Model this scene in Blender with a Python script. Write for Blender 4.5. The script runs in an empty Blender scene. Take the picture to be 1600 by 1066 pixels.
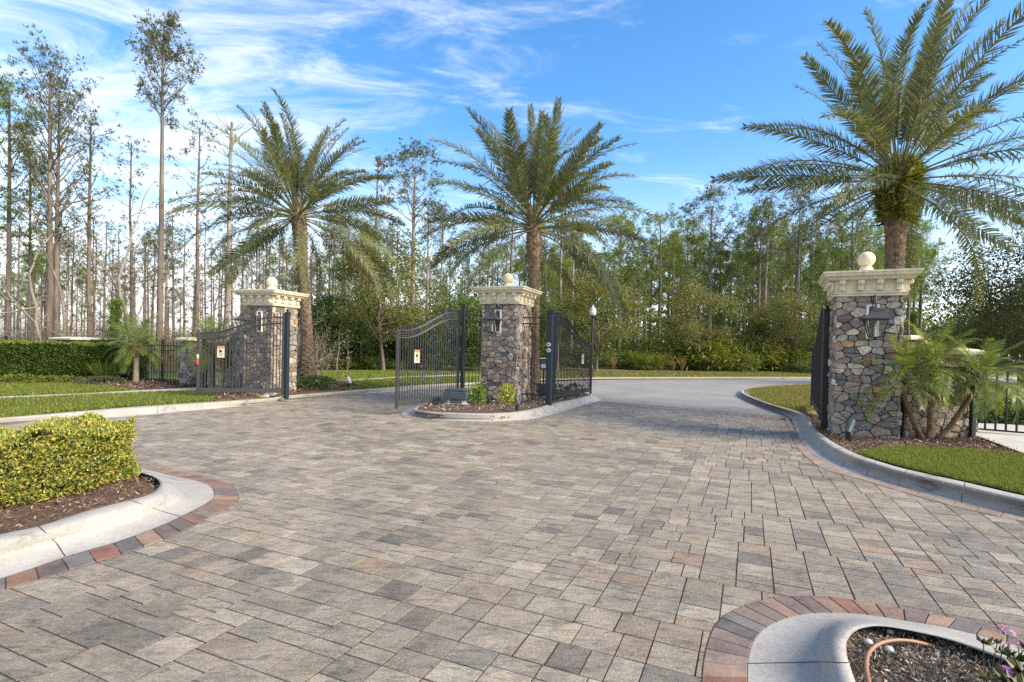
import bpy, math, random
import numpy as np
rnd = random.Random(7)
nr = np.random.default_rng(7)
sc = bpy.context.scene
COL = sc.collection
PI = math.pi

# ------------------------------------------------------------------ camera
F = 840.0                       # focal length in pixels of the 1600 wide photograph
PITCH, ROLL = math.radians(0.8), math.radians(1.25)
SH = 12 + F * math.tan(PITCH)
CZ = 1.5
def _rx(a):
    c, s = math.cos(a), math.sin(a); return np.array([[1, 0, 0], [0, c, -s], [0, s, c]])
def _rz(a):
    c, s = math.cos(a), math.sin(a); return np.array([[c, -s, 0], [s, c, 0], [0, 0, 1.0]])
CM = _rx(PI / 2 - PITCH) @ _rz(ROLL)
def ray(x, y): return CM @ np.array([(x - 800) / F, -(y - 533 - SH) / F, -1.0])
def G(x, y, z=0.0):             # ground point at height z surveyed from the photograph
    d = ray(x, y); return np.array([0, 0, CZ]) + d * ((z - CZ) / d[2])
def At(x, y, Y):                # point at distance Y
    d = ray(x, y); return np.array([0, 0, CZ]) + d * (Y / d[1])
cam = bpy.data.cameras.new('camera'); cam.sensor_width = 36; cam.lens = F / 1600 * 36
cam.shift_y = SH / 1600; cam.clip_end = 2000; cam.clip_start = 0.05
co = bpy.data.objects.new('camera', cam); COL.objects.link(co)
from mathutils import Matrix, Vector, Euler
co.matrix_world = Matrix.Translation((0, 0, CZ)) @ Matrix([list(r) for r in CM]).to_4x4()
sc.camera = co

# ------------------------------------------------------------------ mesh builder
class MB:
    def __init__(s): s.v = []; s.q = []; s.c = []; s.n = 0; s.m = []
    def add(s, v, faces, col=(1, 1, 1), mi=0):
        v = np.asarray(v, float).reshape(-1, 3)
        s.v.append(v)
        c = np.asarray(col, float)
        s.c.append(np.broadcast_to(c, (len(v), 3)) if c.ndim == 1 else c)
        if isinstance(faces, np.ndarray):
            s.q.append(faces + s.n); s.m.append(np.full(len(faces), mi))
        else:
            by = {}
            for f in faces: by.setdefault(len(f), []).append(f)
            for k, fs in by.items():
                s.q.append(np.array(fs) + s.n); s.m.append(np.full(len(fs), mi))
        s.n += len(v)
    def box(s, c, size, rz=0, col=(1, 1, 1), mi=0, bev=0.0, R=None):
        x, y, z = [k / 2 for k in size]; b = min(bev, x * .9, y * .9, z * .9)
        if b <= 0:
            v = [(sx * x, sy * y, sz * z) for sz in (-1, 1) for sx, sy in ((-1, -1), (1, -1), (1, 1), (-1, 1))]
            f = [(3, 2, 1, 0), (4, 5, 6, 7), (0, 1, 5, 4), (1, 2, 6, 5), (2, 3, 7, 6), (3, 0, 4, 7)]
        else:
            v = []
            for h, k in ((-z, b), (-z + b, 0), (z - b, 0), (z, b)):
                a = x - k; d = y - k; e = b if k == 0 else b * .4
                for p in ((-a + e, -d), (a - e, -d), (a, -d + e), (a, d - e), (a - e, d), (-a + e, d), (-a, d - e), (-a, -d + e)): v.append((p[0], p[1], h))
            f = [tuple(range(7, -1, -1)), tuple(range(24, 32))]
            for r in range(3):
                for i in range(8): f.append((r * 8 + i, r * 8 + (i + 1) % 8, r * 8 + 8 + (i + 1) % 8, r * 8 + 8 + i))
        v = np.array(v)
        Rm = R if R is not None else _rz(rz)
        s.add(v @ Rm.T + np.array(c), f, col, mi)
    def bar(s, a, b, w, h=None, col=(1, 1, 1), mi=0, bev=0):   # box from a to b
        a = np.array(a, float); b = np.array(b, float); d = b - a; L = np.linalg.norm(d); d /= L
        up = np.array([0, 0, 1.0]) if abs(d[2]) < .95 else np.array([0, 1.0, 0])
        x = np.cross(up, d); x /= np.linalg.norm(x); y = np.cross(d, x)
        s.box((a + b) / 2, (w, h or w, L), R=np.stack([x, y, d], 1), col=col, mi=mi, bev=bev)
    def tube(s, pts, rad, n=8, col=(1, 1, 1), cap=True, mi=0):
        p = np.asarray(pts, float); m = len(p); rad = np.broadcast_to(np.asarray(rad, float), (m,))
        t = np.gradient(p, axis=0); t /= np.linalg.norm(t, axis=1)[:, None] + 1e-9
        ref = np.array([1.0, 0, 0]) if abs(t[0, 0]) < .9 else np.array([0, 1.0, 0])
        u = np.cross(t, ref); u /= np.linalg.norm(u, axis=1)[:, None] + 1e-9; w = np.cross(t, u)
        a = np.arange(n) * 2 * PI / n
        v = p[:, None] + rad[:, None, None] * (np.cos(a)[None, :, None] * u[:, None] + np.sin(a)[None, :, None] * w[:, None])
        i = np.arange(m - 1)[:, None] * n; j = np.arange(n)[None]; k = (j + 1) % n
        f = np.stack([i + j, i + k, i + n + k, i + n + j], -1).reshape(-1, 4)
        c = np.asarray(col, float)
        s.add(v.reshape(-1, 3), f, c, mi)
        if cap:
            s.add(v[0], [tuple(range(n))[::-1]], c if c.ndim == 1 else c[:n], mi); s.add(v[-1], [tuple(range(n))], c if c.ndim == 1 else c[:n], mi)
    def lathe(s, prof, n=24, c=(0, 0, 0), col=(1, 1, 1), mi=0, sq=False, rz=0):
        a = np.arange(n) * 2 * PI / n + (PI / 4 if sq else 0) + rz
        k = math.sqrt(2) if sq else 1
        v = np.array([[(r * k * math.cos(t), r * k * math.sin(t), z) for t in a] for r, z in prof]).reshape(-1, 3) + np.array(c)
        m = len(prof)
        f = [(i * n + j, i * n + (j + 1) % n, i * n + n + (j + 1) % n, i * n + n + j) for i in range(m - 1) for j in range(n)]
        f += [tuple(range(n))[::-1], tuple(range((m - 1) * n, m * n))]
        s.add(v, f, col, mi)
    def leaves(s, c, d, side, l, w, col=(1, 1, 1), mi=0, fold=0.0, kind=4):
        # diamond leaves: base c, direction d, side vector, lengths l, widths w
        c = np.asarray(c); N = len(c)
        l = np.broadcast_to(l, (N,))[:, None]; w = np.broadcast_to(w, (N,))[:, None]
        nrm = np.cross(d, side)
        if kind == 4:
            v = np.stack([c, c + d * l * .45 + side * w * .5 + nrm * l * fold, c + d * l, c + d * l * .45 - side * w * .5 + nrm * l * fold], 1)
            f = np.arange(N * 4).reshape(N, 4)
            if fold: f = np.concatenate([f[:, [0, 1, 2]], f[:, [0, 2, 3]]])
            k = 4
        else:           # strip leaf of two segments with a pointed tip
            v = np.stack([c - side * w * .35, c + side * w * .35, c + d * l * .5 + side * w * .5 + nrm * l * fold, c + d * l * .5 - side * w * .5 + nrm * l * fold, c + d * l], 1)
            b = np.arange(N)[:, None] * 5
            s_q = b + np.array([[0, 1, 2, 3]]); s_t = b + np.array([[3, 2, 4]]); k = 5
        cc = np.asarray(col, float)
        if cc.ndim == 2: cc = np.repeat(cc, k, 0)
        if kind == 4: s.add(v.reshape(-1, 3), f, cc, mi)
        else:
            n0 = s.n; s.add(v.reshape(-1, 3), s_q, cc, mi); s.q.append(s_t + n0); s.m.append(np.full(N, mi))
    def build(s, name, mats, parent=None, smooth=False, org=None, kind=None):
        me = bpy.data.meshes.new(name)
        v = np.concatenate(s.v); c = np.concatenate(s.c)
        if org is not None: v = v - np.asarray(org)
        me.vertices.add(len(v)); me.vertices.foreach_set('co', v.astype(np.float32).ravel())
        tot = np.concatenate([np.full(len(q), q.shape[1]) for q in s.q]); idx = np.concatenate([q.ravel() for q in s.q])
        me.loops.add(len(idx)); me.loops.foreach_set('vertex_index', idx.astype(np.int32))
        me.polygons.add(len(tot)); st = np.concatenate([[0], np.cumsum(tot)[:-1]])
        me.polygons.foreach_set('loop_start', st.astype(np.int32)); me.polygons.foreach_set('loop_total', tot.astype(np.int32))
        me.polygons.foreach_set('material_index', np.concatenate(s.m).astype(np.int32))
        a = me.color_attributes.new('col', 'FLOAT_COLOR', 'POINT')
        a.data.foreach_set('color', np.concatenate([c, np.ones((len(c), 1))], 1).astype(np.float32).ravel())
        me.update(calc_edges=True); me.validate()
        me.polygons.foreach_set('use_smooth', np.full(len(me.polygons), bool(smooth)))
        for m in (mats if isinstance(mats, (list, tuple)) else [mats]): me.materials.append(m)
        o = bpy.data.objects.new(name, me); COL.objects.link(o)
        if parent: o.parent = parent
        if kind: o['kind'] = kind
        return o

def tag(o, label=None, cat=None, group=None, kind=None):
    if label: o['label'] = label
    if cat: o['category'] = cat
    if group: o['group'] = group
    if kind: o['kind'] = kind
    return o
def thing(name, loc, label, cat, group=None, rz=0):
    o = bpy.data.objects.new(name, None); COL.objects.link(o); o.empty_display_size = .2
    o.location = [float(k) for k in loc]; o.rotation_euler = (0, 0, rz)
    return tag(o, label, cat, group)
def dup(src, parent=None):
    o = src.copy(); COL.objects.link(o)
    if parent: o.parent = parent
    return o
def dup_tree(root, loc, rz=0, scale=(1, 1, 1), label=None, group=None):
    r = root.copy(); COL.objects.link(r); r.location = [float(k) for k in loc]; r.rotation_euler = (0, 0, rz); r.scale = scale
    if label: r['label'] = label
    if group: r['group'] = group
    for ch in list(root.children):
        c = ch.copy(); COL.objects.link(c); c.parent = r
        for g in list(ch.children):
            d = g.copy(); COL.objects.link(d); d.parent = c
    return r

# ------------------------------------------------------------------ materials
def nt(name):
    m = bpy.data.materials.new(name); m.use_nodes = True
    t = m.node_tree; t.nodes.clear(); return m, t, t.nodes, t.links
def rgba(c): return (c[0], c[1], c[2], 1)
def ramp(N, stops, interp='LINEAR'):
    r = N.new('ShaderNodeValToRGB'); e = r.color_ramp.elements; r.color_ramp.interpolation = interp
    while len(e) < len(stops): e.new(.5)
    for el, (p, c) in zip(e, stops): el.position = p; el.color = rgba(c)
    return r
def surf(name, stops, scale=5, detail=6, rough=.8, bump=.3, bscale=None, attr=False, metal=0, stretch=(1, 1, 1), fine=0, coord='Object', bdist=.02, spec=.5):
    m, t, N, L = nt(name)
    out = N.new('ShaderNodeOutputMaterial'); b = N.new('ShaderNodeBsdfPrincipled')
    tc = N.new('ShaderNodeTexCoord'); mp = N.new('ShaderNodeMapping'); mp.inputs['Scale'].default_value = stretch
    L.new(tc.outputs[coord], mp.inputs[0])
    n = N.new('ShaderNodeTexNoise'); n.inputs['Scale'].default_value = scale; n.inputs['Detail'].default_value = detail; n.inputs['Roughness'].default_value = .62
    L.new(mp.outputs[0], n.inputs[0])
    r = ramp(N, stops); L.new(n.outputs[0], r.inputs[0]); c = r.outputs[0]
    if fine:
        n3 = N.new('ShaderNodeTexNoise'); n3.inputs['Scale'].default_value = fine; n3.inputs['Detail'].default_value = 3
        L.new(mp.outputs[0], n3.inputs[0])
        r3 = ramp(N, [(.3, (.84, .84, .84)), (.7, (1.14, 1.14, 1.14))]); L.new(n3.outputs[0], r3.inputs[0])
        mx = N.new('ShaderNodeMix'); mx.data_type = 'RGBA'; mx.blend_type = 'MULTIPLY'; mx.inputs[0].default_value = 1
        L.new(c, mx.inputs[6]); L.new(r3.outputs[0], mx.inputs[7]); c = mx.outputs[2]
    if attr:
        a = N.new('ShaderNodeAttribute'); a.attribute_name = 'col'
        mx = N.new('ShaderNodeMix'); mx.data_type = 'RGBA'; mx.blend_type = 'MULTIPLY'; mx.inputs[0].default_value = 1
        L.new(c, mx.inputs[6]); L.new(a.outputs[0], mx.inputs[7]); c = mx.outputs[2]
    L.new(c, b.inputs['Base Color'])
    b.inputs['Roughness'].default_value = rough; b.inputs['Metallic'].default_value = metal
    b.inputs['Specular IOR Level'].default_value = spec
    if bump:
        n2 = N.new('ShaderNodeTexNoise'); n2.inputs['Scale'].default_value = bscale or scale * 6; n2.inputs['Detail'].default_value = 7
        L.new(mp.outputs[0], n2.inputs[0])
        bp = N.new('ShaderNodeBump'); bp.inputs['Strength'].default_value = bump; bp.inputs['Distance'].default_value = bdist
        L.new(n2.outputs[0], bp.inputs['Height']); L.new(bp.outputs[0], b.inputs['Normal'])
    L.new(b.outputs[0], out.inputs[0]); return m
def leafmat(name, stops, trans=.35, rough=.5, tint=(1.25, 1.2, .7), spec=.3):
    m, t, N, L = nt(name)
    out = N.new('ShaderNodeOutputMaterial'); b = N.new('ShaderNodeBsdfPrincipled'); tr = N.new('ShaderNodeBsdfTranslucent')
    g = N.new('ShaderNodeNewGeometry'); r = ramp(N, stops); L.new(g.outputs['Random Per Island'], r.inputs[0])
    a = N.new('ShaderNodeAttribute'); a.attribute_name = 'col'
    mu = N.new('ShaderNodeMix'); mu.data_type = 'RGBA'; mu.blend_type = 'MULTIPLY'; mu.inputs[0].default_value = 1
    L.new(r.outputs[0], mu.inputs[6]); L.new(a.outputs[0], mu.inputs[7])
    m2 = N.new('ShaderNodeMix'); m2.data_type = 'RGBA'; m2.blend_type = 'MULTIPLY'; m2.inputs[0].default_value = 1
    L.new(mu.outputs[2], m2.inputs[6]); m2.inputs[7].default_value = rgba(tint)
    L.new(mu.outputs[2], b.inputs['Base Color']); L.new(m2.outputs[2], tr.inputs[0])
    b.inputs['Roughness'].default_value = rough; b.inputs['Specular IOR Level'].default_value = spec
    ms = N.new('ShaderNodeMixShader'); ms.inputs[0].default_value = trans
    L.new(b.outputs[0], ms.inputs[1]); L.new(tr.outputs[0], ms.inputs[2]); L.new(ms.outputs[0], out.inputs[0])
    return m
def plain(name, c, rough=.5, metal=0, v=.12, scale=8, bump=0):
    return surf(name, [(.3, [k * (1 - v) for k in c]), (.7, [k * (1 + v) for k in c])], scale=scale, rough=rough, metal=metal, bump=bump, detail=4)
MT = {}
MT['sand'] = surf('joint_sand', [(.3, (.022, .018, .014)), (.7, (.06, .048, .036))], scale=9, rough=.95)
MT['concrete'] = surf('kerb_concrete', [(.30, (0.115, 0.105, 0.09)), (.40, (0.284, 0.270, 0.248)), (.6, (0.333, 0.320, 0.297)), (.8, (0.378, 0.365, 0.338))], scale=2.6, detail=10, rough=.88, bump=.12, bscale=60, fine=55, bdist=.01)
MT['walkway'] = surf('walkway_concrete', [(.3, (0.373, 0.356, 0.332)), (.7, (0.470, 0.454, 0.421))], scale=3, detail=8, rough=.9, bump=.1, bscale=80, bdist=.01)
MT['asphalt'] = surf('asphalt_grey', [(.32, (0.179, 0.174, 0.164)), (.55, (0.227, 0.219, 0.206)), (.75, (0.263, 0.255, 0.239))], scale=.7, detail=9, rough=.9, bump=.25, bscale=90, fine=60, bdist=.006)
MT['soil'] = surf('mulch_soil', [(.3, (0.054, 0.034, 0.022)), (.6, (0.120, 0.074, 0.050)), (.8, (0.192, 0.126, 0.090))], scale=28, detail=8, rough=.95, bump=.9, bscale=45, bdist=.03)
MT['drysoil'] = surf('dry_bed_soil', [(.3, (.03, .024, .018)), (.6, (.085, .065, .048)), (.8, (.15, .12, .09))], scale=30, detail=8, rough=.95, bump=.9, bscale=60, bdist=.03)
MT['floor'] = surf('leaf_litter', [(.3, (0.070, 0.056, 0.035)), (.6, (0.154, 0.119, 0.070)), (.8, (0.224, 0.182, 0.112))], scale=3, detail=8, rough=.95, bump=.5)
MT['turf'] = surf('turf_ground', [(.3, (0.087, 0.113, 0.020)), (.5, (0.138, 0.161, 0.029)), (.75, (0.231, 0.219, 0.055))], scale=1.3, detail=9, rough=.95, bump=.6, bscale=70, fine=25)
MT['turf_dry'] = surf('dry_turf_ground', [(.3, (.12, .125, .03)), (.5, (.19, .175, .05)), (.75, (.27, .23, .075))], scale=1.1, detail=9, rough=.95, bump=.6, bscale=70, fine=25)
MT['iron'] = plain('painted_black_iron', (.013, .015, .018), rough=.55, v=.25, scale=14)
MT['ironblue'] = plain('painted_blue_black_iron', (.012, .02, .028), rough=.55, v=.2, scale=14)
MT['irongrey'] = plain('weathered_charcoal_iron', (.045, .045, .046), rough=.5, v=.2, scale=14)
MT['mortar'] = surf('stone_mortar', [(.3, (0.030, 0.025, 0.022)), (.7, (0.056, 0.048, 0.041))], scale=12, rough=.95, bump=.5)
MT['stone'] = surf('field_stone', [(.25, (.42, .42, .42)), (.42, (.85, .84, .83)), (.56, (1.12, 1.1, 1.06)), (.78, (1.7, 1.64, 1.52))], scale=15, detail=10, rough=.9, bump=1.0, bscale=24, attr=True, fine=75, bdist=.035)
MT['cream'] = surf('cream_cast_stone', [(.25, (0.573, 0.489, 0.323)), (.5, (0.696, 0.608, 0.423)), (.75, (0.777, 0.698, 0.515))], scale=4, detail=9, rough=.75, bump=.12, bscale=40, bdist=.01, stretch=(1.6, 1.6, .45), fine=9)
MT['white'] = plain('white_trim', (.72, .70, .64), rough=.55, v=.06)
MT['glassdark'] = plain('dark_niche_panel', (.035, .037, .038), rough=.25, v=.2)
MT['plate'] = plain('sign_plate_cream', (.46, .43, .33), rough=.5, v=.05)
MT['orange'] = plain('sign_orange', (.42, .17, .05), rough=.5, v=.05)
MT['red'] = plain('reflector_red', (.62, .07, .04), rough=.35, v=.05)
MT['housing'] = plain('grey_plastic_housing', (.055, .075, .08), rough=.45, v=.12)
MT['palegrey'] = plain('pale_grey_enamel', (.48, .49, .48), rough=.4, v=.08)
MT['hose'] = plain('terracotta_hose', (.29, .155, .085), rough=.5, v=.15)
MT['black'] = plain('black_plastic', (.012, .012, .012), rough=.5, v=.2)
MT['bulb'] = plain('candle_sleeve', (.75, .68, .5), rough=.5, v=.04)
def glassmat(name, c, mix, rough=.02):
    m, t, N, L = nt(name); o = N.new('ShaderNodeOutputMaterial'); a = N.new('ShaderNodeBsdfTransparent'); a.inputs[0].default_value = rgba(c)
    g = N.new('ShaderNodeBsdfGlossy'); g.inputs['Roughness'].default_value = rough; ms = N.new('ShaderNodeMixShader'); ms.inputs[0].default_value = mix
    L.new(a.outputs[0], ms.inputs[1]); L.new(g.outputs[0], ms.inputs[2]); L.new(ms.outputs[0], o.inputs[0]); return m
MT['glass'] = glassmat('lantern_glass', (.82, .85, .83), .12)
MT['frost'] = plain('frosted_globe', (.62, .62, .58), rough=.3, v=.05)
MT['bark'] = surf('pine_bark', [(.3, (0.084, 0.064, 0.053)), (.55, (0.168, 0.133, 0.107)), (.75, (0.267, 0.224, 0.180))], scale=3, detail=8, rough=.95, bump=.8, bscale=14, stretch=(1, 1, .3), coord='Object', bdist=.04)
MT['palebark'] = surf('pale_bark', [(.3, (.14, .12, .095)), (.55, (.25, .215, .175)), (.75, (.36, .315, .26))], scale=3, detail=8, rough=.95, bump=.6, bscale=14, stretch=(1, 1, .35), bdist=.03)
MT['palmbark'] = surf('palm_bark', [(.3, (.115, .075, .045)), (.55, (.23, .16, .10)), (.75, (.36, .27, .185))], scale=7, detail=8, rough=.95, bump=.8, bscale=30, attr=True, bdist=.02)
MT['palegreentrunk'] = surf('pale_palm_trunk', [(.3, (.22, .17, .11)), (.7, (.38, .31, .22))], scale=9, rough=.95, bump=.6, bscale=30)
MT['frond'] = leafmat('date_palm_leaf', [(0, (0.095, 0.122, 0.051)), (.5, (0.155, 0.179, 0.079)), (.85, (0.220, 0.230, 0.105)), (1, (0.355, 0.292, 0.139))], trans=.25, rough=.5, spec=.3)
MT['frond_dry'] = leafmat('dry_palm_leaf', [(0, (.17, .12, .055)), (.6, (.26, .19, .09)), (1, (.33, .26, .14))], trans=.25, rough=.6)
MT['pygmy'] = leafmat('pygmy_palm_leaf', [(0, (0.098, 0.151, 0.031)), (.6, (0.178, 0.249, 0.048)), (1, (0.317, 0.356, 0.082))], trans=.35, rough=.42, spec=.4)
MT['rachis'] = plain('palm_rachis', (.16, .15, .065), rough=.6, v=.2)
MT['needle'] = leafmat('pine_needle', [(0, (0.048, 0.071, 0.020)), (.5, (0.091, 0.112, 0.028)), (.85, (0.140, 0.147, 0.039)), (1, (0.209, 0.161, 0.056))], trans=.3, rough=.6)
MT['needle_green'] = leafmat('green_pine_needle', [(0, (0.087, 0.144, 0.031)), (.5, (0.167, 0.237, 0.044)), (.9, (0.289, 0.347, 0.067)), (1, (0.406, 0.359, 0.090))], trans=.3, rough=.6)
MT['oakleaf'] = leafmat('olive_oak_leaf', [(0, (0.090, 0.103, 0.030)), (.5, (0.165, 0.175, 0.050)), (.85, (0.260, 0.261, 0.075)), (1, (0.329, 0.285, 0.094))], trans=.4, rough=.55)
MT['darkleaf'] = leafmat('dark_shrub_leaf', [(0, (0.049, 0.085, 0.023)), (.6, (0.102, 0.157, 0.041)), (1, (0.192, 0.259, 0.064))], trans=.3, rough=.5)
MT['liveoak'] = leafmat('live_oak_leaf', [(0, (0.040, 0.056, 0.019)), (.6, (0.072, 0.087, 0.026)), (1, (0.132, 0.132, 0.046))], trans=.3, rough=.5)
MT['twig'] = leafmat('dry_twig', [(0, (0.108, 0.081, 0.054)), (.5, (0.194, 0.151, 0.108)), (.8, (0.281, 0.238, 0.173)), (1, (0.108, 0.119, 0.038))], trans=.1, rough=.9)
MT['grassleaf'] = leafmat('grass_blade', [(0, (0.087, 0.133, 0.020)), (.5, (0.145, 0.194, 0.031)), (.85, (0.231, 0.253, 0.050)), (1, (0.376, 0.306, 0.088))], trans=.35, rough=.6)
MT['grassdry'] = leafmat('dry_grass_blade', [(0, (.13, .14, .03)), (.5, (.20, .19, .05)), (1, (.31, .26, .085))], trans=.35, rough=.6)
MT['variegated'] = leafmat('variegated_leaf', [(0, (0.056, 0.106, 0.027)), (.25, (0.162, 0.221, 0.047)), (.45, (0.340, 0.353, 0.068)), (.8, (0.470, 0.442, 0.101)), (.96, (0.502, 0.406, 0.081)), (1, (0.445, 0.194, 0.041))], trans=.3, rough=.4)
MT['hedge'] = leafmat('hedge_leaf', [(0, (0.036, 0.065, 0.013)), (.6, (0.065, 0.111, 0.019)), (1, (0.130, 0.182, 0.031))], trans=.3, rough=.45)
MT['hedgetop'] = leafmat('hedge_skylit_growth', [(0, (.10, .15, .02)), (.6, (.17, .22, .03)), (1, (.26, .29, .05))], trans=.35, rough=.45)  # paler top growth, with the sky-lit brightness of the hedge top put into its colour
MT['croton'] = leafmat('yellow_croton_leaf', [(0, (.18, .26, .03)), (.4, (.42, .44, .05)), (.8, (.66, .58, .10)), (1, (.75, .68, .25))], trans=.3, rough=.35)
MT['schefflera'] = leafmat('lime_green_leaf', [(0, (.10, .20, .025)), (.6, (.22, .32, .04)), (1, (.42, .46, .07))], trans=.3, rough=.35)
MT['fern'] = leafmat('fern_leaf', [(0, (0.079, 0.113, 0.016)), (.5, (0.146, 0.185, 0.026)), (1, (0.265, 0.265, 0.039))], trans=.35, rough=.5)
MT['epiphyte'] = leafmat('trunk_fern_leaf', [(0, (.085, .12, .014)), (.5, (.16, .20, .025)), (1, (.27, .27, .04))], trans=.4, rough=.5)
MT['chips'] = leafmat('wood_chip', [(0, (0.048, 0.029, 0.019)), (.45, (0.120, 0.070, 0.046)), (.8, (0.228, 0.150, 0.102)), (.94, (0.360, 0.264, 0.180)), (1, (0.576, 0.480, 0.360))], trans=0, rough=.9)
MT['drychips'] = leafmat('dry_debris', [(0, (0.062, 0.050, 0.037)), (.4, (0.163, 0.125, 0.094)), (.75, (0.300, 0.250, 0.188)), (.93, (0.475, 0.413, 0.325)), (1, (0.725, 0.675, 0.587))], trans=0, rough=.9)
MT['petal'] = leafmat('pink_petal', [(0, (.42, .18, .42)), (.5, (.62, .36, .50)), (.8, (.72, .46, .46)), (1, (.45, .15, .50))], trans=.35, rough=.5)
MT['purplepetal'] = leafmat('purple_petal', [(0, (.36, .10, .52)), (.6, (.52, .18, .62)), (1, (.66, .34, .66))], trans=.35, rough=.5)
MT['flowerleaf'] = leafmat('bronze_green_leaf', [(0, (.035, .05, .014)), (.6, (.07, .085, .022)), (.9, (.11, .06, .03)), (1, (.14, .15, .04))], trans=.3, rough=.4)
MT['stem'] = plain('plant_stem', (.10, .085, .04), rough=.8, v=.2)
MT['brick'] = surf('red_border_brick', [(.28, (.6, .6, .6)), (.5, (1, 1, 1)), (.75, (1.35, 1.3, 1.28))], scale=7, detail=8, rough=.85, bump=.5, bscale=40, attr=True, fine=90, bdist=.01)
def pavermat():
    m, t, N, L = nt('concrete_paver')
    out = N.new('ShaderNodeOutputMaterial'); b = N.new('ShaderNodeBsdfPrincipled'); tc = N.new('ShaderNodeTexCoord')
    def noise(s, d, ro=.6, st=None, dist=0):
        n = N.new('ShaderNodeTexNoise'); n.inputs['Scale'].default_value = s; n.inputs['Detail'].default_value = d; n.inputs['Roughness'].default_value = ro; n.inputs['Distortion'].default_value = dist
        if st:
            mp = N.new('ShaderNodeMapping'); mp.inputs['Scale'].default_value = st; mp.inputs['Rotation'].default_value = (0, 0, math.radians(24)); L.new(tc.outputs['Object'], mp.inputs[0]); L.new(mp.outputs[0], n.inputs[0])
        else: L.new(tc.outputs['Object'], n.inputs[0])
        return n
    a = N.new('ShaderNodeAttribute'); a.attribute_name = 'col'
    def mul(c1, c2, fac=1, mode='MULTIPLY'):
        x = N.new('ShaderNodeMix'); x.data_type = 'RGBA'; x.blend_type = mode
        if isinstance(fac, float) or isinstance(fac, int): x.inputs[0].default_value = fac
        else: L.new(fac, x.inputs[0])
        L.new(c1, x.inputs[6])
        if isinstance(c2, tuple): x.inputs[7].default_value = rgba(c2)
        else: L.new(c2, x.inputs[7])
        return x.outputs[2]
    r1 = ramp(N, [(.25, (.62, .61, .60)), (.5, (1, 1, 1)), (.75, (1.28, 1.26, 1.22))]); L.new(noise(5, 8, .68, dist=.6).outputs[0], r1.inputs[0])
    r2 = ramp(N, [(.34, (.42, .42, .42)), (.49, (1, 1, 1)), (.7, (1.18, 1.18, 1.17))]); L.new(noise(8, 12, .76, (.6, 2.2, 1), 1.2).outputs[0], r2.inputs[0])
    r4 = ramp(N, [(.3, (.70, .70, .705)), (.5, (1.0, 1, 1)), (.7, (1.16, 1.15, 1.13))]); L.new(noise(.5, 5).outputs[0], r4.inputs[0])
    c = mul(a.outputs[0], r1.outputs[0]); c = mul(c, r2.outputs[0], .95); c = mul(c, r4.outputs[0])
    r5 = ramp(N, [(.36, (.955, .98, 1.01)), (.5, (1, 1, 1)), (.64, (1.035, 1.0, .965))]); L.new(noise(3.1, 5, .6, dist=.8).outputs[0], r5.inputs[0]); c = mul(c, r5.outputs[0])
    r6 = ramp(N, [(.35, (.68, .68, .68)), (.55, (1.05, 1.05, 1.05)), (.75, (1.28, 1.28, 1.28))]); L.new(noise(75, 4, .7).outputs[0], r6.inputs[0]); c = mul(c, r6.outputs[0])
    vo = N.new('ShaderNodeTexVoronoi'); vo.inputs['Scale'].default_value = 95; L.new(tc.outputs['Object'], vo.inputs[0])
    r3 = ramp(N, [(.10, (1, 1, 1)), (.2, (0, 0, 0))]); L.new(vo.outputs['Distance'], r3.inputs[0])
    sepn = noise(60, 2); rr = ramp(N, [(.5, (0, 0, 0)), (.62, (1, 1, 1))]); L.new(sepn.outputs[0], rr.inputs[0])
    sp = mul(r3.outputs[0], rr.outputs[0])
    c = mul(c, (.72, .70, .66), sp, 'MIX')
    L.new(c, b.inputs['Base Color']); b.inputs['Roughness'].default_value = .62; b.inputs['Specular IOR Level'].default_value = .5
    bp = N.new('ShaderNodeBump'); bp.inputs['Strength'].default_value = .9; bp.inputs['Distance'].default_value = .016
    L.new(noise(22, 12, .75, (.8, 1.5, 1), .8).outputs[0], bp.inputs['Height']); L.new(bp.outputs[0], b.inputs['Normal'])
    L.new(b.outputs[0], out.inputs[0]); return m
MT['paver'] = pavermat()
def unit(v): return v / (np.linalg.norm(v, axis=-1, keepdims=True) + 1e-9)
def rdir(n, up=0.0, rng=nr):
    v = rng.normal(size=(n, 3)); v[:, 2] += up; return unit(v)
def perp(d, rng=nr):
    return unit(np.cross(d, rng.normal(size=d.shape)))
def crom(pts, n):               # Catmull-Rom through control points, n samples, by index
    p = np.asarray(pts, float); m = len(p); t = np.linspace(0, m - 1, n); i = np.clip(t.astype(int), 0, m - 2); u = (t - i)[:, None]
    a = p[np.clip(i - 1, 0, m - 1)]; b = p[i]; c = p[i + 1]; d = p[np.clip(i + 2, 0, m - 1)]
    return .5 * ((2 * b) + (-a + c) * u + (2 * a - 5 * b + 4 * c - d) * u ** 2 + (-a + 3 * b - 3 * c + d) * u ** 3)
def inpoly(P, poly):
    x, y = P[:, 0], P[:, 1]; r = np.zeros(len(P), bool); n = len(poly); j = n - 1
    for i in range(n):
        xi, yi = poly[i][:2]; xj, yj = poly[j][:2]
        c = ((yi > y) != (yj > y)) & (x < (xj - xi) * (y - yi) / (yj - yi + 1e-12) + xi); r ^= c; j = i
    return r
def sample_poly(poly, n, rng=nr):
    poly = np.asarray(poly)[:, :2]; lo = poly.min(0); hi = poly.max(0); out = []; k = 0
    while k < n:
        p = rng.uniform(lo, hi, (n * 2, 2)); p = p[inpoly(p, poly)]; out.append(p); k += len(p)
        if len(p) == 0: break
    return np.concatenate(out)[:n]
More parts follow.
